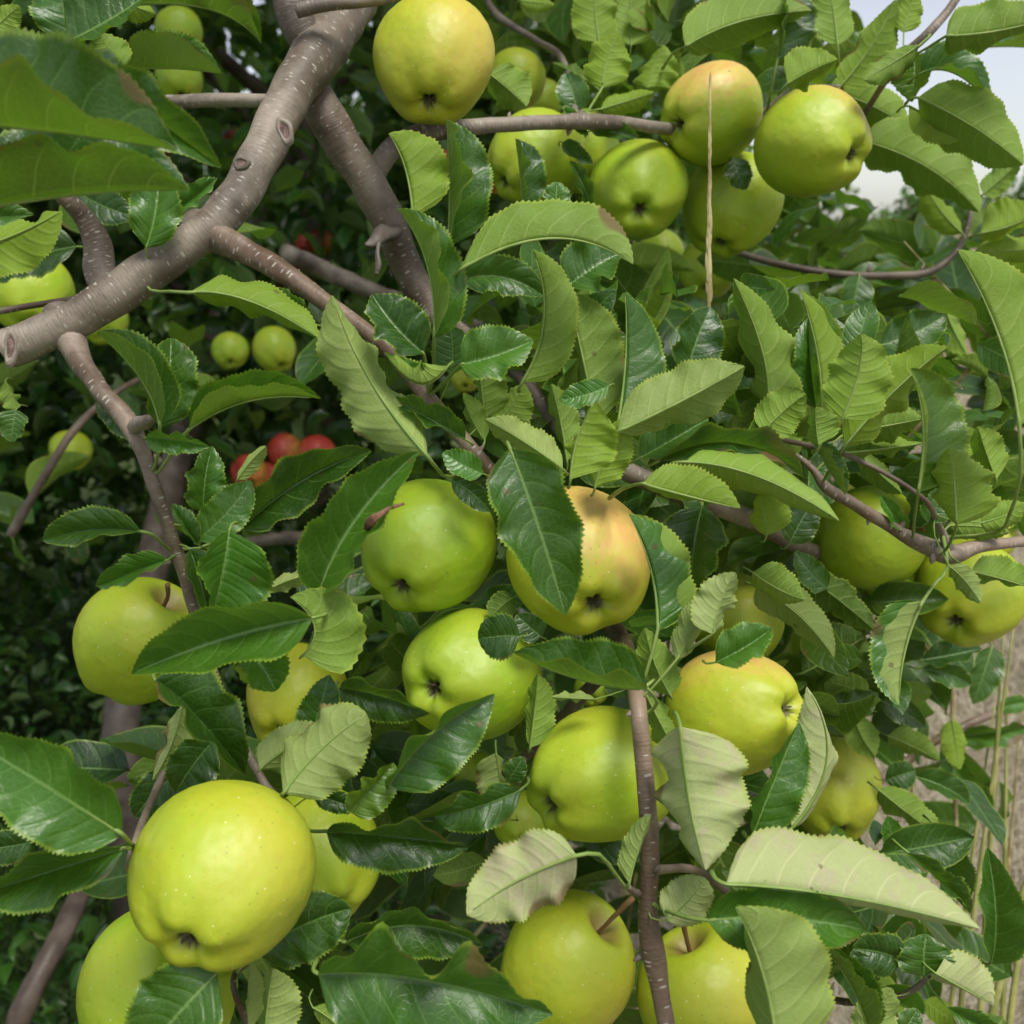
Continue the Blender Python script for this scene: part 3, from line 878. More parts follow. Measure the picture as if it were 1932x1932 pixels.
# --- further leaves of the same tree behind and beside the traced ones: the larger ones one by one, the rest as one mass
def leaf_templates(nu, ss, count, seed):
    r = np.random.default_rng(seed)
    out = []
    for _ in range(count):
        u = np.linspace(0, 1, nu)
        pr = np.interp(u, PU, PW)
        fold, bend, amp, ph = r.uniform(.1, .95), r.uniform(-.35, .55), r.uniform(.01, .06), r.uniform(0, 6.28)
        cols = [-s for s in ss[::-1]] + [0] + list(ss)
        V, UVs = [], []
        for s in cols:
            w = .285 * pr * s
            z = abs(w) * fold + bend * (u - .3) ** 2 * -1 + amp * abs(s) * np.sin(u * 9 + ph)
            V.append(np.stack([w * (1 - .2 * fold), u, z], 1)); UVs.append(np.stack([u, np.full(nu, .5 + .5 * s)], 1))
        V = np.concatenate(V); UVs = np.concatenate(UVs)
        Q = [(j * nu + i, (j + 1) * nu + i, (j + 1) * nu + i + 1, j * nu + i + 1) for j in range(len(cols) - 1) for i in range(nu - 1)]
        out.append((V, np.array(Q), UVs))
    return out
T_MID = leaf_templates(11, [.4, .75, 1.0], 8, 3)
T_FAR = leaf_templates(5, [1.0], 6, 4)

def rand_basis(r, n, droop=0.3, up=0.5):
    """columns x, y(length), z(upper face normal) for n leaves: blades mostly face the sky"""
    y = r.normal(size=(n, 3)); y[:, 2] = y[:, 2] * .6 - droop; y /= np.linalg.norm(y, axis=1)[:, None]
    z = r.normal(size=(n, 3)) * .8; z[:, 2] += up * 2
    z -= (z * y).sum(1)[:, None] * y; z /= np.linalg.norm(z, axis=1)[:, None]
    x = np.cross(y, z)
    return np.stack([x, y, z], 2)

def leaf_mass(name, pos, size, templ, mat, r, tint_rng, parent, origin, droop=0.3, up=0.5, yellow=.12):
    n = len(pos)
    B = rand_basis(r, n, droop, up)
    which = r.integers(0, len(templ), n)
    AV, AQ, AU, AT = [], [], [], []
    off = 0
    for k, (V, Q, U) in enumerate(templ):
        idx = np.where(which == k)[0]
        if not len(idx): continue
        W = np.einsum('nij,vj->nvi', B[idx], V) * size[idx][:, None, None] + pos[idx][:, None, :]
        AV.append(W.reshape(-1, 3))
        AQ.append((Q[None] + (np.arange(len(idx)) * len(V))[:, None, None] + off).reshape(-1, 4))
        AU.append(np.tile(U, (len(idx), 1)))
        tv = np.stack([r.uniform(*tint_rng, len(idx)), r.uniform(0, 1, len(idx)) ** 3 * yellow * 3, np.zeros(len(idx))], 1)
        AT.append(np.repeat(tv, len(V), 0))
        off += len(idx) * len(V)
    me = quad_mesh(name, np.concatenate(AV) - np.asarray(origin), np.concatenate(AQ), np.concatenate(AU), np.concatenate(AT))
    o = link(name, me, mat, parent)
    o["kind"] = "stuff"
    return o

def boxfill(n, x0, x1, y0, y1, d0, d1, r):
    x, y, d = r.uniform(x0, x1, n), r.uniform(y0, y1, n), r.uniform(d0, d1, n)
    return np.array([P(a, b, c) for a, b, c in zip(x, y, d)])

# ------------------------------------------------------------------ apples
def apple_mesh(name, seed, h=1.0, taper=.10):
    r = np.random.default_rng(seed)
    nu, nv = 30, 40
    ph = np.concatenate([np.linspace(0.0, .5, 9)[:-1], np.linspace(.5, math.pi - .5, nu - 16), np.linspace(math.pi - .5, math.pi, 9)[1:]])
    th = np.linspace(0, 2 * math.pi, nv, endpoint=False)
    p5, k2, k3 = r.uniform(0, 6.28), r.uniform(0, 6.28), r.uniform(0, 6.28)
    a2, a3 = r.uniform(.01, .035), r.uniform(.005, .02)
    tilt = r.uniform(-.06, .06, 2)
    V = []
    for f in ph:
        rho0, z0 = math.sin(f), math.cos(f)
        low = (1 - z0) / 2
        low = low * low * (3 - 2 * low)
        for t in th:
            lob = math.cos(5 * t + p5)
            rho = rho0 * (1 - taper * low) * (1 + a2 * math.cos(2 * t + k2) + a3 * math.cos(3 * t + k3) + .035 * lob * low * low)
            z = h * z0 * (1 + .05 * lob * low * low * (1 - rho0 * rho0))
            z -= .34 * math.exp(-(rho0 / .25) ** 2) * (z0 > 0)
            if z0 < 0: z += .27 * math.exp(-(rho0 / (.23 + .03 * lob)) ** 2)
            x, y = rho * math.cos(t), rho * math.sin(t)
            V.append((x, y, z + tilt[0] * x + tilt[1] * y))
    n = len(ph)
    Q = [(i * nv + j, (i + 1) * nv + j, (i + 1) * nv + (j + 1) % nv, i * nv + (j + 1) % nv) for i in range(n - 1) for j in range(nv)]
    return quad_mesh(name, V, Q)

def sepal_mesh(seed):
    r = np.random.default_rng(seed)
    V, Q = [], []
    for k in range(6):
        a = k * 1.05 + r.uniform(-.25, .25); ln = r.uniform(.10, .20); tw = r.uniform(-.5, .5)
        c, s = math.cos(a), math.sin(a)
        b = len(V)
        for i in range(4):
            t = i / 3
            rad = .035 + .05 * t + .05 * t * t * r.uniform(-.6, 1.2)
            z = -.70 - ln * t
            w = .035 * (1 - t) + .006
            for sg in (-1, 1):
                V.append((rad * c - sg * w * (s + tw * t), rad * s + sg * w * (c - tw * t), z + .02 * sg * tw))
        for i in range(3):
            Q.append((b + 2 * i, b + 2 * i + 1, b + 2 * i + 3, b + 2 * i + 2))
    # withered core
    b = len(V)
    for i in range(8):
        V.append((.07 * math.cos(i * .785), .07 * math.sin(i * .785), -.715))
    V.append((0, 0, -.76))
    for i in range(0, 8, 2):
        Q.append((b + i, b + (i + 1) % 8, b + (i + 2) % 8, b + 8))
    return quad_mesh("calyx", V, Q)

N_AP = 0
BACK_FRUIT = []
ALL_FRUIT = []
def apple(x, y, r, d, cal, look, label, h=1.0, blush=None, group="yellow-green apples on the tree", red=False, stem=.10, taper=.10):
    """centre and radius in pixels, depth; cal = where the blossom end points on screen (dx, dy in px, + towards camera / - away)"""
    global N_AP
    N_AP += 1
    rr = np.random.default_rng(500 + N_AP)
    rad = r * d / FPX
    ALL_FRUIT.append((x, y, r, d))
    if d > .85: BACK_FRUIT.append((x, y, r, d))
    cx, cy, sg = cal
    a, b = cx / r / .98, cy / r / .98
    m = math.hypot(a, b)
    if m > .84: a, b, m = a / m * .84, b / m * .84, .84
    ray = P(x, y, 1.0) - CP; ray /= np.linalg.norm(ray)
    rt = RT - ray * RT.dot(ray); rt /= np.linalg.norm(rt)
    up = np.cross(rt, ray)
    c = a * rt - b * up - np.sign(sg) * math.sqrt(1 - m * m) * ray
    c /= np.linalg.norm(c)
    zl = -c
    bd = blush if blush is not None else (rr.uniform(-1, 1), -1, .3)
    bv = bd[0] * RT - bd[1] * UP - bd[2] * FW
    xl = bv - zl * bv.dot(zl); xl /= np.linalg.norm(xl) + 1e-9
    yl = np.cross(zl, xl)
    M = Matrix(((xl[0], yl[0], zl[0], 0), (xl[1], yl[1], zl[1], 0), (xl[2], yl[2], zl[2], 0), (0, 0, 0, 1)))
    o = link("red_apple" if red else "apple", apple_mesh("apple", 40 + N_AP, h, taper), M_RED if red else M_APPLE)
    o.matrix_world = Matrix.Translation(Vector(P(x, y, d))) @ M @ Matrix.Scale(rad, 4)
    o.color = (look[0], look[1], rr.uniform(0, 1), 1)
    tag(o, label, "apple", group)
    s = link("calyx", sepal_mesh(N_AP), M_SEPAL, o)
    s.location = (0, 0, (1 - h) * .95)
    if stem > 0:
        bx, by = rr.uniform(-.18, .18, 2)
        me, _ = tube("stem", [(0, 0, h - .40), (bx * .3, by * .3, h - .1), (bx, by, h + stem)], [.035, .030, .045], 8, 5, .1)
        link("stem", me, M_STEM, o)
    return o

apple(421, 1648, 176, .415, (-66, 142, 1), (.48, .10), "large glossy yellow-green apple with a puckered blossom end beside the pair of big dark leaves", 1.0, (1, -.4, .5), taper=.12)
apple(302, 1868, 150, .475, (40, 110, .3), (.25, .0), "green apple half hidden under the large puckered apple", 1.05)
apple(606, 1612, 122, .56, (30, 90, .5), (.30, .0), "green apple tucked behind the large puckered apple, crossed by a dark leaf", 1.08)
apple(264, 1210, 122, .565, (-60, 95, -.5), (.42, .12), "yellow-green apple hanging below the thin spotted branch under the two side leaves", 1.03, (1, -1, .2))
apple(560, 1318, 103, .60, (-30, 70, .4), (.62, .25), "yellow apple with faint orange blush behind the folded dark leaves", 1.0, (-1, .2, .4))
apple(808, 1033, 132, .54, (-54, 78, 1), (.12, .0), "bright green apple under the withered leaf edge, resting on the apple below", 1.05, taper=.14)
apple(1092, 1058, 141, .52, (32, 84, 1), (.60, .75), "apple with a broad peach blush, crossed by one large dark green leaf", 1.06, (.75, -.6, .9))
apple(887, 1274, 132, .535, (-80, 28, .8), (.15, .05), "pale green apple wedged beneath the bright green one, its blossom end sideways", 1.0)
apple(1133, 1466, 143, .505, (-128, 66, .3), (.28, .05), "green apple behind the bare hanging branch, lopsided towards its blossom end", 1.03, taper=.20)
apple(1388, 1342, 128, .52, (118, -6, .4), (.55, .75), "yellow apple with a peach shoulder, its blossom end turned sideways to the pale leaf", 1.02, (.6, -1, .3), taper=.18)
apple(1068, 1822, 132, .54, (-84, 78, -1), (.55, .25), "yellow apple with a reddish stem under the pale pinkish leaf", 1.04, (.8, -.6, .3), stem=.52)
apple(1332, 1882, 136, .53, (34, 108, -1), (.50, .15), "yellow apple with a brown russet stem hollow beside the hanging branch", 1.0, (.2, -1, .4), stem=.34)
apple(1572, 1490, 92, .76, (10, 80, .2), (.55, .10), "small yellow apple hanging behind the pale leaf above the grass", 1.08)
apple(1638, 1016, 105, .68, (-95, 30, -.2), (.25, .05), "green apple behind the red-brown twig fork, next to a hanging one", 1.0)
apple(1826, 1120, 106, .68, (-26, 62, .8), (.45, .25), "yellow-green apple hanging under the twig fork, dark blossom end downwards", .98, (-.6, .6, .4))
apple(818, 116, 121, .60, (-12, 76, 1), (.68, .30), "golden apple with bronze russet hanging above the grey side branch", 1.03, (.8, -.2, .5), taper=.12)
apple(976, 150, 57, .95, (0, 40, .5), (.40, .0), "small green apple in the shade behind the golden one", 1.0)
apple(1022, 192, 44, 1.05, (0, 30, .5), (.30, .0), "small pale apple peeping out above the grey side branch", 1.0)
apple(1010, 300, 92, .78, (-62, 42, .5), (.28, .05), "shaded green apple hanging right under the grey side branch", 1.08)
apple(1098, 288, 78, .86, (20, 60, .2), (.30, .0), "shaded green apple squeezed between the side branch and the open cluster", 1.0)
apple(1203, 361, 97, .76, (5, 36, 1), (.18, .02), "bright green apple of the open cluster, blossom end facing outwards", 1.03)
apple(1340, 216, 97, .75, (-66, 20, .8), (.30, .75), "apple of the open cluster with a pink shoulder, behind the grass spike", 1.02, (.45, -1, .2))
apple(1533, 271, 106, .71, (84, 22, .5), (.35, .60), "apple of the open cluster with an orange shoulder next to the sky", 1.0, (.9, -.6, .3))
apple(1380, 388, 98, .80, (-20, 80, .3), (.25, .03), "green apple lowest in the open cluster, shaded by a dark leaf", 1.0)
apple(1247, 478, 45, 1.45, (0, 30, .4), (.25, .0), "little green apple below the open cluster, further into the tree", 1.0)
apple(1335, 508, 58, 1.35, (0, 40, .4), (.22, .0), "dark green apple low behind the grass spike", 1.0)
apple(58, 556, 84, .86, (0, 60, .2), (.25, .0), "shaded green apple behind the pruned limb and its reddish twig", 1.0)
apple(196, 606, 46, 1.20, (0, 30, .2), (.25, .0), "dim green apple just below the pruned limb", 1.0)
apple(518, 660, 42, 1.60, (12, 30, .3), (.30, .0), "green apple hanging free in the gap between the two leafy branches", 1.08)
apple(434, 662, 36, 1.75, (0, 24, .2), (.20, .0), "dim green apple left in shadow beside the free hanging one", 1.0)
apple(134, 850, 40, 1.60, (0, 26, .2), (.35, .0), "green apple behind the thin bare twig in the shade", 1.0)
apple(338, 60, 46, 1.40, (0, 30, .3), (.15, .0), "upper dark green apple in the shade over the grey twig", 1.0)
apple(338, 150, 46, 1.40, (0, 30, .3), (.18, .0), "lower dark green apple in the shade over the grey twig", 1.0)
apple(1388, 1172, 92, .70, (0, 60, .3), (.40, .1), "green apple behind the twisted pale leaf, above the peach-shouldered one", 1.0)
apple(1506, 1230, 38, 1.05, (0, 26, .3), (.40, .1), "small yellow apple between two shaded leaves", 1.0)
apple(1588, 962, 70, .80, (0, 50, .3), (.65, .2), "yellow apple mostly hidden behind the twig with the red bark", 1.0)
apple(1672, 1072, 62, .84, (0, 50, .3), (.28, .0), "shaded apple squeezed between the two apples at the twig fork", 1.0)
apple(1880, 1015, 40, .95, (0, 20, .3), (.60, .1), "small yellow apple behind the spotted twig end", 1.0)
apple(984, 1548, 58, .60, (0, 40, .3), (.35, .0), "green apple peeping out below the lopsided one", 1.0)
apple(904, 1470, 52, .64, (0, 40, .3), (.30, .0), "green apple in the gap under the pale green one", 1.0)
apple(878, 712, 30, 1.30, (0, 18, .3), (.60, .0), "tiny looking yellow apple deep behind the leaf rosette", 1.0)
apple(1116, 1300, 34, .62, (0, 20, .3), (.15, .0), "green apple deep in the fork above the lopsided one", 1.0)
for (x, y, r, d) in ((604, 458, 27, 2.2), (572, 462, 22, 2.3), (598, 856, 36, 2.0), (538, 852, 34, 2.05), (470, 892, 36, 2.0), (512, 902, 32, 2.05), (440, 264, 18, 2.6), (334, 440, 20, 2.4), (322, 300, 20, 2.6), (930, 348, 18, 2.2), (566, 668, 20, 2.6), (830, 292, 22, 2.2)):
    apple(x, y, r, d, (3, r * .6, .5), (.5, 1), "red apple hanging in the shaded tree behind the grey limbs", 1.0, (rng.uniform(-1, 1), -.5, .8), group="red apples in the tree behind", red=True)

# --- the tree's remaining leaves
r0 = np.random.default_rng(77)
fill = [boxfill(*a, r0) for a in (
    (110, 1040, 1560, -140, 180, .95, 1.6), (30, 930, 1060, -140, 80, 1.1, 1.6), (60, 1380, 1620, 340, 580, 1.0, 1.5), (60, 1640, 1990, 460, 640, 1.0, 1.5), (75, 1560, 1990, 420, 620, 1.2, 2.0), (110, 940, 1500, 470, 880, .72, 1.1),
    (150, 1440, 1990, 600, 1020, .80, 1.4), (80, 1420, 1860, 900, 1290, .76, 1.1), (150, 560, 1520, 960, 1960, .66, .9), (24, 1560, 1960, 1260, 1960, .75, 1.1), (120, 1150, 1640, 900, 1780, .82, 1.2),
    (40, -60, 480, -100, 480, .80, 1.2), (26, -40, 480, 560, 1000, 1.05, 1.6), (50, 240, 700, 1400, 1960, .62, .85), (22, 520, 960, 480, 900, .9, 1.4))]
fp = np.concatenate(fill)
def sightline(pos, grow, back):
    """fruit hangs at the outside of the leaf mass, not buried in it"""
    q = pos - CP
    dz = q @ FW
    sx, sy = CEN + FPX * (q @ RT) / dz, CEN - FPX * (q @ UP) / dz
    keep = np.ones(len(pos), bool)
    for (fx, fy, fr, fd) in BACK_FRUIT:
        keep &= ~((np.hypot(sx - fx, sy - fy) < fr * grow + 60 * .5 / dz * (grow > 1.2)) & (dz < fd + back))
    return pos[keep]
fp = sightline(fp, 1.25, .03)
fsz = r0.uniform(.055, .09, len(fp))
fd = (fp - CP) @ FW
order = np.argsort(-fsz / fd)
one, rest = order[:300 - N_LEAF], order[300 - N_LEAF:]
TM = [quad_mesh("leaf", V, Q, U, (r0.uniform(.0, .42), r0.uniform(0, .25), 0.0)) for (V, Q, U) in T_MID for _ in range(3)]  # low tint range: shade of the gaps put into the leaf colour
for me in TM: me.materials.append(M_LEAF)
for i, B in zip(one, rand_basis(r0, len(one), .15, .45)):
    o = link("leaf", TM[int(r0.integers(0, len(TM)))], None, tree)
    o.location = fp[i] - TREE_BASE
    o.rotation_euler = Matrix(B.tolist()).to_euler()
    o.scale = (fsz[i],) * 3
leaf_mass("foliage", fp[rest], fsz[rest], T_MID, M_LEAF, r0, (.0, .38), tree, TREE_BASE, .15, .45)  # dark tints again paint shade between the traced leaves
small = np.concatenate([boxfill(*a, r0) for a in ((120, 940, 1700, 540, 900, .57, .70), (90, 1430, 1940, 640, 1010, .59, .78), (60, 1080, 1640, 0, 170, .80, .95), (50, 560, 1000, 1120, 1640, .58, .68), (40, 1180, 1640, 1100, 1330, .60, .72), (30, 1500, 1780, 1560, 1950, .55, .7))])
small = small[[not any((sx - ax) ** 2 + (sy - ay) ** 2 < (ar * 1.1) ** 2 and sd_ < ad for (ax, ay, ar, ad) in ALL_FRUIT) for sx, sy, sd_ in ((CEN + FPX * ((p - CP) @ RT) / ((p - CP) @ FW), CEN - FPX * ((p - CP) @ UP) / ((p - CP) @ FW), (p - CP) @ FW) for p in small)]]
leaf_mass("foliage", small, r0.uniform(.028, .055, len(small)), T_MID, M_LEAF, r0, (.05, .7), tree, TREE_BASE, .0, .4, .2)
# unseen crown above the frame, where the limbs go, added to shade the background
ca = np.stack([r0.uniform(-1.5, 1.0, 3200), r0.uniform(.75, 2.4, 3200), r0.uniform(0, 1, 3200)], 1)
ca[:, 2] = 1.5 + ca[:, 1] * .30 + .10 + ca[:, 2] * .8
ca = ca[(ca[:, 0] < .35) | (r0.uniform(0, 1, len(ca)) < .25)]
leaf_mass("foliage", ca, r0.uniform(.06, .09, len(ca)), T_FAR, M_FAR, r0, (.1, .6), tree, TREE_BASE, .3, .6)

# --- buds and old leaf scars along the twigs
rb = np.random.default_rng(91)
def bud(p, axis, size):
    axis = axis / np.linalg.norm(axis)
    me, _ = tube("bud", [p - axis * size * .5, p + axis * size * .4, p + axis * size * 1.1, p + axis * size * 1.7], [size * .55, size * .62, size * .42, size * .06], 8, 3, .25, origin=TREE_BASE, seed=int(p[0] * 9999) % 97)
    o = link("bud", me, M_BARK, tree)
    o.color = (rb.uniform(.6, 1.2), rb.uniform(.0, .2), .1, 1)
for (x, y, d, ax, ay, sz) in ((1195, 1345, .445, -1, .3, .0022), (1214, 1500, .437, -1, -.5, .0020), (1240, 1560, .437, 1, -.6, .0018), (1216, 1800, .440, -1, .5, .0034), (1262, 1700, .437, 1, -.8, .0022), (1238, 1640, .432, 1, -1, .0018),
                              (300, 870, .503, -.6, -1, .0026), (312, 1000, .507, 1, -.7, .0022), (318, 1060, .508, -1, .3, .0024), (230, 770, .512, 1, -.6, .0020), (360, 1130, .513, 1, -.4, .0016), (180, 720, .522, -1, .4, .0018),
                              (560, 520, .535, .4, -1, .0022), (640, 600, .525, -.6, 1, .0022), (700, 628, .517, .7, -1, .0018), (770, 690, .508, .8, -1, .0020), (880, 850, .496, -1, .6, .0026), (905, 850, .498, .8, -1, .0022),
                              (1095, 222, .682, .2, -1, .0036), (1075, 244, .680, -.3, 1, .0030), (960, 222, .655, .2, -1, .0022), (1700, 992, .572, .4, -1, .0030), (1640, 980, .57, -.4, 1, .0022), (1760, 1050, .575, -.3, 1, .0028), (1880, 1014, .585, .3, -1, .0022), (1570, 905, .565, .5, -1, .0026), (1640, 510, .925, .1, -1, .0034), (1740, 506, .925, .4, -1, .0026)):
    bud(P(x, y, d + .007), ax * RT - ay * UP - .2 * FW, sz)

# withered scrap on the leaf beside the bright green apple
wm, _ = tube("withered_scrap", [P(690, 998, .425), P(702, 982, .42), P(718, 972, .42), P(740, 958, .425), P(762, 950, .43)], [.0008, .0021, .0013, .0009, .0005], 8, 5, .45, origin=TREE_BASE)
link("withered_leaf_edge", wm, M_DRY, tree)

# ------------------------------------------------------------------ grass spike and stalks
def stalk(top, low, rad, mat, label, group=None, ear=0, name="grass_stalk", foot=None):
    a, b = P(*top), P(*low)
    k = a[2] / max(a[2] - b[2], 1e-4)
    g = a + (b - a) * k
    if foot is not None: g = np.array(foot)
    root = bpy.data.objects.new(name, None); COL.objects.link(root); root.location = g
    tag(root, label, "grass", group)
    ts = np.linspace(0, 1, 8)
    cpts = [a + (b - a) * t for t in ts] + [(1 - t) ** 2 * b + 2 * t * (1 - t) * (b + (b - a) * .45) + t * t * g for t in np.linspace(0, 1, 12)[1:]]
    crad = [rad * (.35 + .65 * t) for t in ts] + [rad * (1 + .2 * t) for t in np.linspace(0, 1, 12)[1:]]
    me, _ = tube("culm", cpts, crad, 8, 1, 0, origin=g, smooth_path=False)
    link("culm", me, mat, root)
    if ear:
        ax = (a - b); ln = np.linalg.norm(ax); ax /= ln
        s1 = np.cross(ax, FW); s1 /= np.linalg.norm(s1); s2 = np.cross(ax, s1)
        base = None
        for i in range(ear):
            t = i / (ear - 1)
            p = b + (a - b) * (.02 + .93 * t)
            sd = s1 * (1 if i % 2 else -1) * .8 + s2 * random.uniform(-.7, .3)
            L, w = .019 - .007 * t + random.uniform(-.003, .003), (.0013 - .0009 * t) * random.uniform(.7, 1.2)
            tip = p + ax * L + sd * w * 1.1
            me, _ = tube("spikelet", [p, p + ax * L * .35 + sd * w * .75, p + ax * L * .7 + sd * w * .95, tip], [w * .35, w, w * .75, w * .08], 6, 3, .1, origin=g)
            link("spikelet", me, M_STRAW, root)
    return root
stalk((1340, 146, .60), (1337, 590, .60), .0013, M_STRAW, "pale dry grass ear standing upright before the open apple cluster", ear=40, name="grass_spike", foot=(.06, .98, 0.0))
SG = "tall straw stalks at the meadow edge"
for (t, l, rd, mt) in (((1893, 1190, .95), (1862, 1700, .97), .0022, M_STRAWG), ((1912, 1185, .95), (1840, 1700, .97), .0018, M_STRAWG), ((1876, 1330, 1.0), (1815, 1750, 1.0), .0016, M_STRAWG), ((1900, 1300, 1.05), (1895, 1700, 1.05), .0020, M_STRAWG),
                       ((1932, 1290, 1.1), (1902, 1640, 1.1), .0014, M_STRAW), ((1885, 1400, 1.1), (1850, 1900, 1.1), .0016, M_STRAW), ((1722, 1240, 1.2), (1720, 1640, 1.2), .0016, M_STRAWG), ((1950, 1600, .9), (1880, 1880, .9), .0026, M_STRAWG), ((1960, 1500, .9), (1915, 1850, .9), .0022, M_STRAWG)):
    stalk(t, l, rd * 1.35, mt, "pale bleached grass stalk among the yellow-green ones at the meadow edge" if mt is M_STRAW else "tall yellow-green grass stalk standing at the edge of the dry meadow", SG)
stalk((1902, 612, .75), (1792, 738, .78), .0018, M_STRAW, "bare dry stem slanting behind the leaves by the large curved leaf")
stalk((1705, 455, 1.0), (1870, 640, 1.0), .0018, M_STRAW, "dry feathery grass stem bending across the twig beside the sky")
stalk((1770, 480, 1.05), (1775, 640, 1.05), .0022, M_STRAW, "upright dry grass stem behind the glossy curled leaf")
stalk((1196, 452, 1.2), (1194, 600, 1.2), .0030, M_STRAW, "pale dry stem below the outward facing apple of the cluster")

# ------------------------------------------------------------------ trees and growth behind
def bg_tree(base, height, radii, nleaf, size, label, tint_rng, seed, name="apple_tree", lean=(0, 0), low=.35):
    r = np.random.default_rng(seed)
    base = np.array((base[0], base[1], 0.0))
    root = bpy.data.objects.new(name, None); COL.objects.link(root); root.location = base
    tag(root, label, "tree", "trees behind the apple tree")
    top = np.array((lean[0], lean[1], height))
    o, c = wood("trunk", [base + (0, 0, -.05), base + top * .25, base + top * .5 + r.normal(0, .03, 3), base + top * .85], [.05, .042, .035, .012], (0.3, 0.3, 0.1), parent=root, origin=base, seed=seed)
    for k in range(9):
        a = r.uniform(0, 6.28); z = r.uniform(low, .75) * height
        s = base + top * (z / height)
        e = s + np.array((math.cos(a) * radii[0] * r.uniform(.5, .85), math.sin(a) * radii[1] * r.uniform(.5, .85), r.uniform(.05, .35) * height))
        wood("branch", [s, s * .6 + e * .4 + (0, 0, .04), e], [.020, .014, .004], (0.4, 0.3, 0.1), parent=root, origin=base, sides=8, per=5, seed=seed + k)
    # leaves gather in clumps round shoots
    nc = max(20, nleaf // 45)
    q = r.normal(size=(nc, 3)); q /= np.linalg.norm(q, axis=1)[:, None]
    q *= (r.uniform(.25, 1, nc) ** .5)[:, None]
    cc = base + top * .62 + q * np.array((radii[0], radii[1], radii[2]))
    pos = cc[r.integers(0, nc, nleaf)] + r.normal(size=(nleaf, 3)) * np.array((.12, .12, .14)) * (radii[0] ** .5)
    pos = pos[pos[:, 2] > .12]
    # nothing of the background crown reaches in among the near branches
    dep = (pos - CP) @ FW
    pos = pos[dep > 1.45]
    pos = sightline(pos, 1.15, .05)
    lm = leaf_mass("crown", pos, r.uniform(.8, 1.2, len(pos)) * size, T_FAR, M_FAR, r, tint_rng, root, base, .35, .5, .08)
    return root
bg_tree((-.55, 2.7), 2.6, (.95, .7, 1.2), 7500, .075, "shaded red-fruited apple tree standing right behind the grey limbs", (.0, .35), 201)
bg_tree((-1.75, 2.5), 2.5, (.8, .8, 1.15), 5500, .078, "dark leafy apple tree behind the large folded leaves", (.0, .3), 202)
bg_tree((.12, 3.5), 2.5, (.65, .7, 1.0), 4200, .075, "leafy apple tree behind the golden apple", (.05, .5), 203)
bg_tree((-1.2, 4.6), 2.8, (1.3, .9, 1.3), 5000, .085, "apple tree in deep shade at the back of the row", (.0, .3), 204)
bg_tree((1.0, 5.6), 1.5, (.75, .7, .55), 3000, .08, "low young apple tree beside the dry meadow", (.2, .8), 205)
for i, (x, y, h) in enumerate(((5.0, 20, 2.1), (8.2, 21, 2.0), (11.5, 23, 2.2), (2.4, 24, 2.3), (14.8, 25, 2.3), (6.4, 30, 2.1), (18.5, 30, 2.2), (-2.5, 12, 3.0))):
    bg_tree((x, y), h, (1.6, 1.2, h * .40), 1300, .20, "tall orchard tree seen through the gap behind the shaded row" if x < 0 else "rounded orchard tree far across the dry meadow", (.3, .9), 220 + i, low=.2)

# fallen fruit in the dry grass under the low tree
for k in range(9):
    x, y = rng.uniform(.35, 1.3), rng.uniform(3.6, 6.0)
    o = link("fallen_apple", apple_mesh("apple", 900 + k), M_RED)
    o.location = (x, y, .035); o.scale = (.036,) * 3
    o.rotation_euler = tuple(rng.uniform(-2, 2, 3))
    tag(o, "red windfall apple lying in the dry grass under the low tree", "apple", "windfall apples")

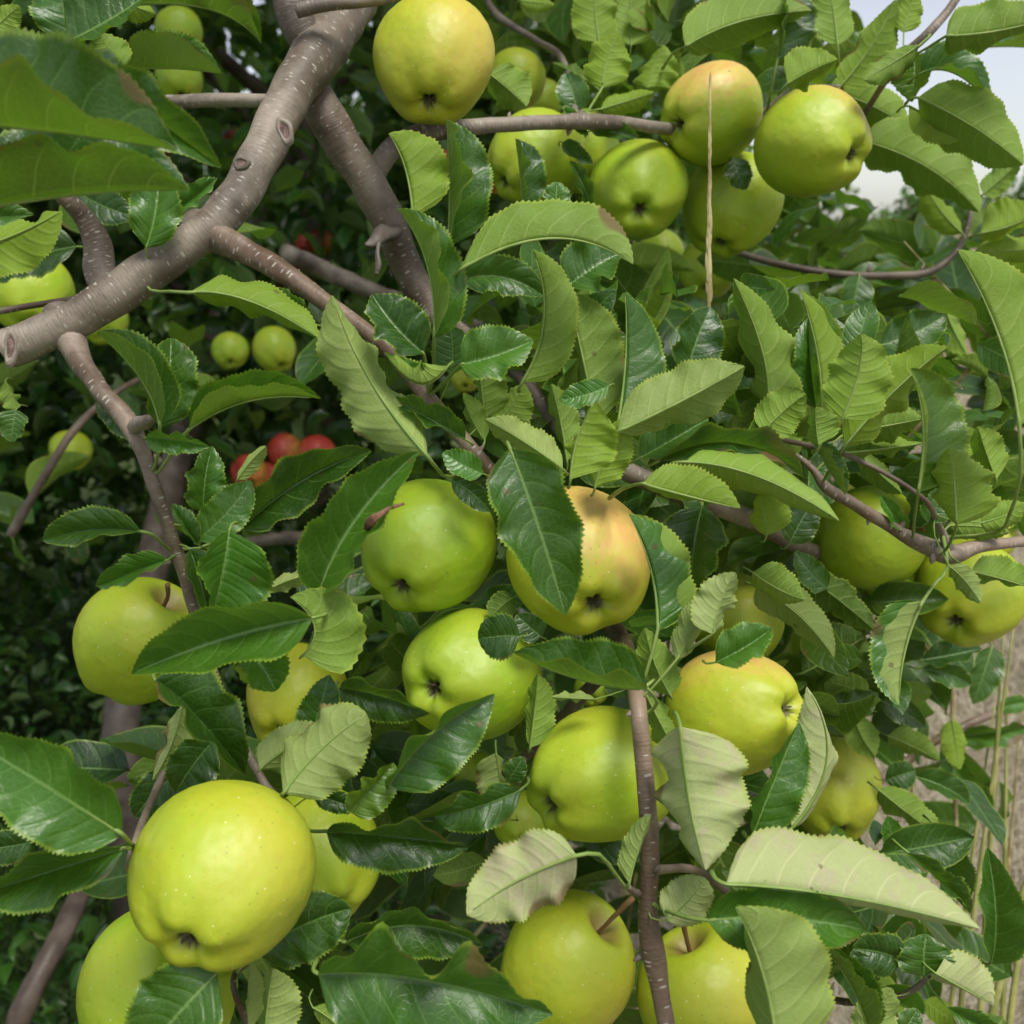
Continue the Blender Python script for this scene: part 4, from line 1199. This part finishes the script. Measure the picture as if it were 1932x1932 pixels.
# dry meadow grass
def blades(name, n, region, hgt, wid, mat, seed, parent=None):
    r = np.random.default_rng(seed)
    p = region(r, n); n = len(p)
    a = r.uniform(0, 6.28, n); h = r.uniform(*hgt, n); ln = r.normal(0, .85, (n, 2)) * h[:, None]
    w = np.stack([np.cos(a), np.sin(a)], 1) * r.uniform(*wid, n)[:, None]
    V = np.zeros((n, 6, 3))
    for i, t in enumerate((0, .55, 1.0)):
        k = 1 - t * .92
        cxy = p[:, :2] + ln * t * t
        for j, s in enumerate((-1, 1)):
            V[:, 2 * i + j, :2] = cxy + w * s * k
            V[:, 2 * i + j, 2] = h * t * (1 - .1 * t) - .01
    Q = np.array([(0, 1, 3, 2), (2, 3, 5, 4)])[None] + (np.arange(n) * 6)[:, None, None]
    tint = np.repeat(np.stack([r.uniform(0, 1, n), r.uniform(0, 1, n), r.uniform(0, 1, n)], 1), 6, 0)
    o = link(name, quad_mesh(name, V.reshape(-1, 3), Q.reshape(-1, 4), None, tint), mat)
    o["kind"] = "stuff"
    return o
def reg_dry(r, n):
    y = .8 + 8 * r.uniform(0, 1, n) ** 1.5
    x = r.uniform(.10, .62, n) * y + .02
    return np.stack([x, y], 1)
tag(blades("dry_grass", 70000, reg_dry, (.10, .36), (.0014, .0038), M_GRASS, 61), "pale bleached meadow grass growing under the hanging branches", "grass")
def reg_weed(r, n):
    y = .6 + 3.6 * r.uniform(0, 1, n)
    x = -r.uniform(-.05, 1.0, n) * (y * .8 + .3)
    return np.stack([x, y], 1)
tag(blades("green_grass", 9000, reg_weed, (.10, .42), (.002, .005), M_WEED, 62), "green grass growing in the shade below the limbs", "grass")
rw = np.random.default_rng(63)
wy = rw.uniform(1.0, 4.0, 900); wx = -rw.uniform(-.12, 1.0, 900) * (wy * .7 + .25)
cl = np.stack([wx, wy, rw.uniform(.05, .62, 900) * np.clip(wy / 2.0, .5, 1.1)], 1)
wp = np.repeat(cl, 14, 0) + rw.normal(size=(900 * 14, 3)) * .05
wp = wp[wp[:, 2] > .01]
wo_ = leaf_mass("weeds", wp, rw.uniform(.022, .05, len(wp)), T_FAR, M_FAR, rw, (.0, .4), None, (0, 0, 0), .0, .5, .1)
tag(wo_, "mass of small leaved weeds in the shade below the left branches", "weeds")

print("leaves", N_LEAF, "apples", N_AP, "objects", len(bpy.data.objects))
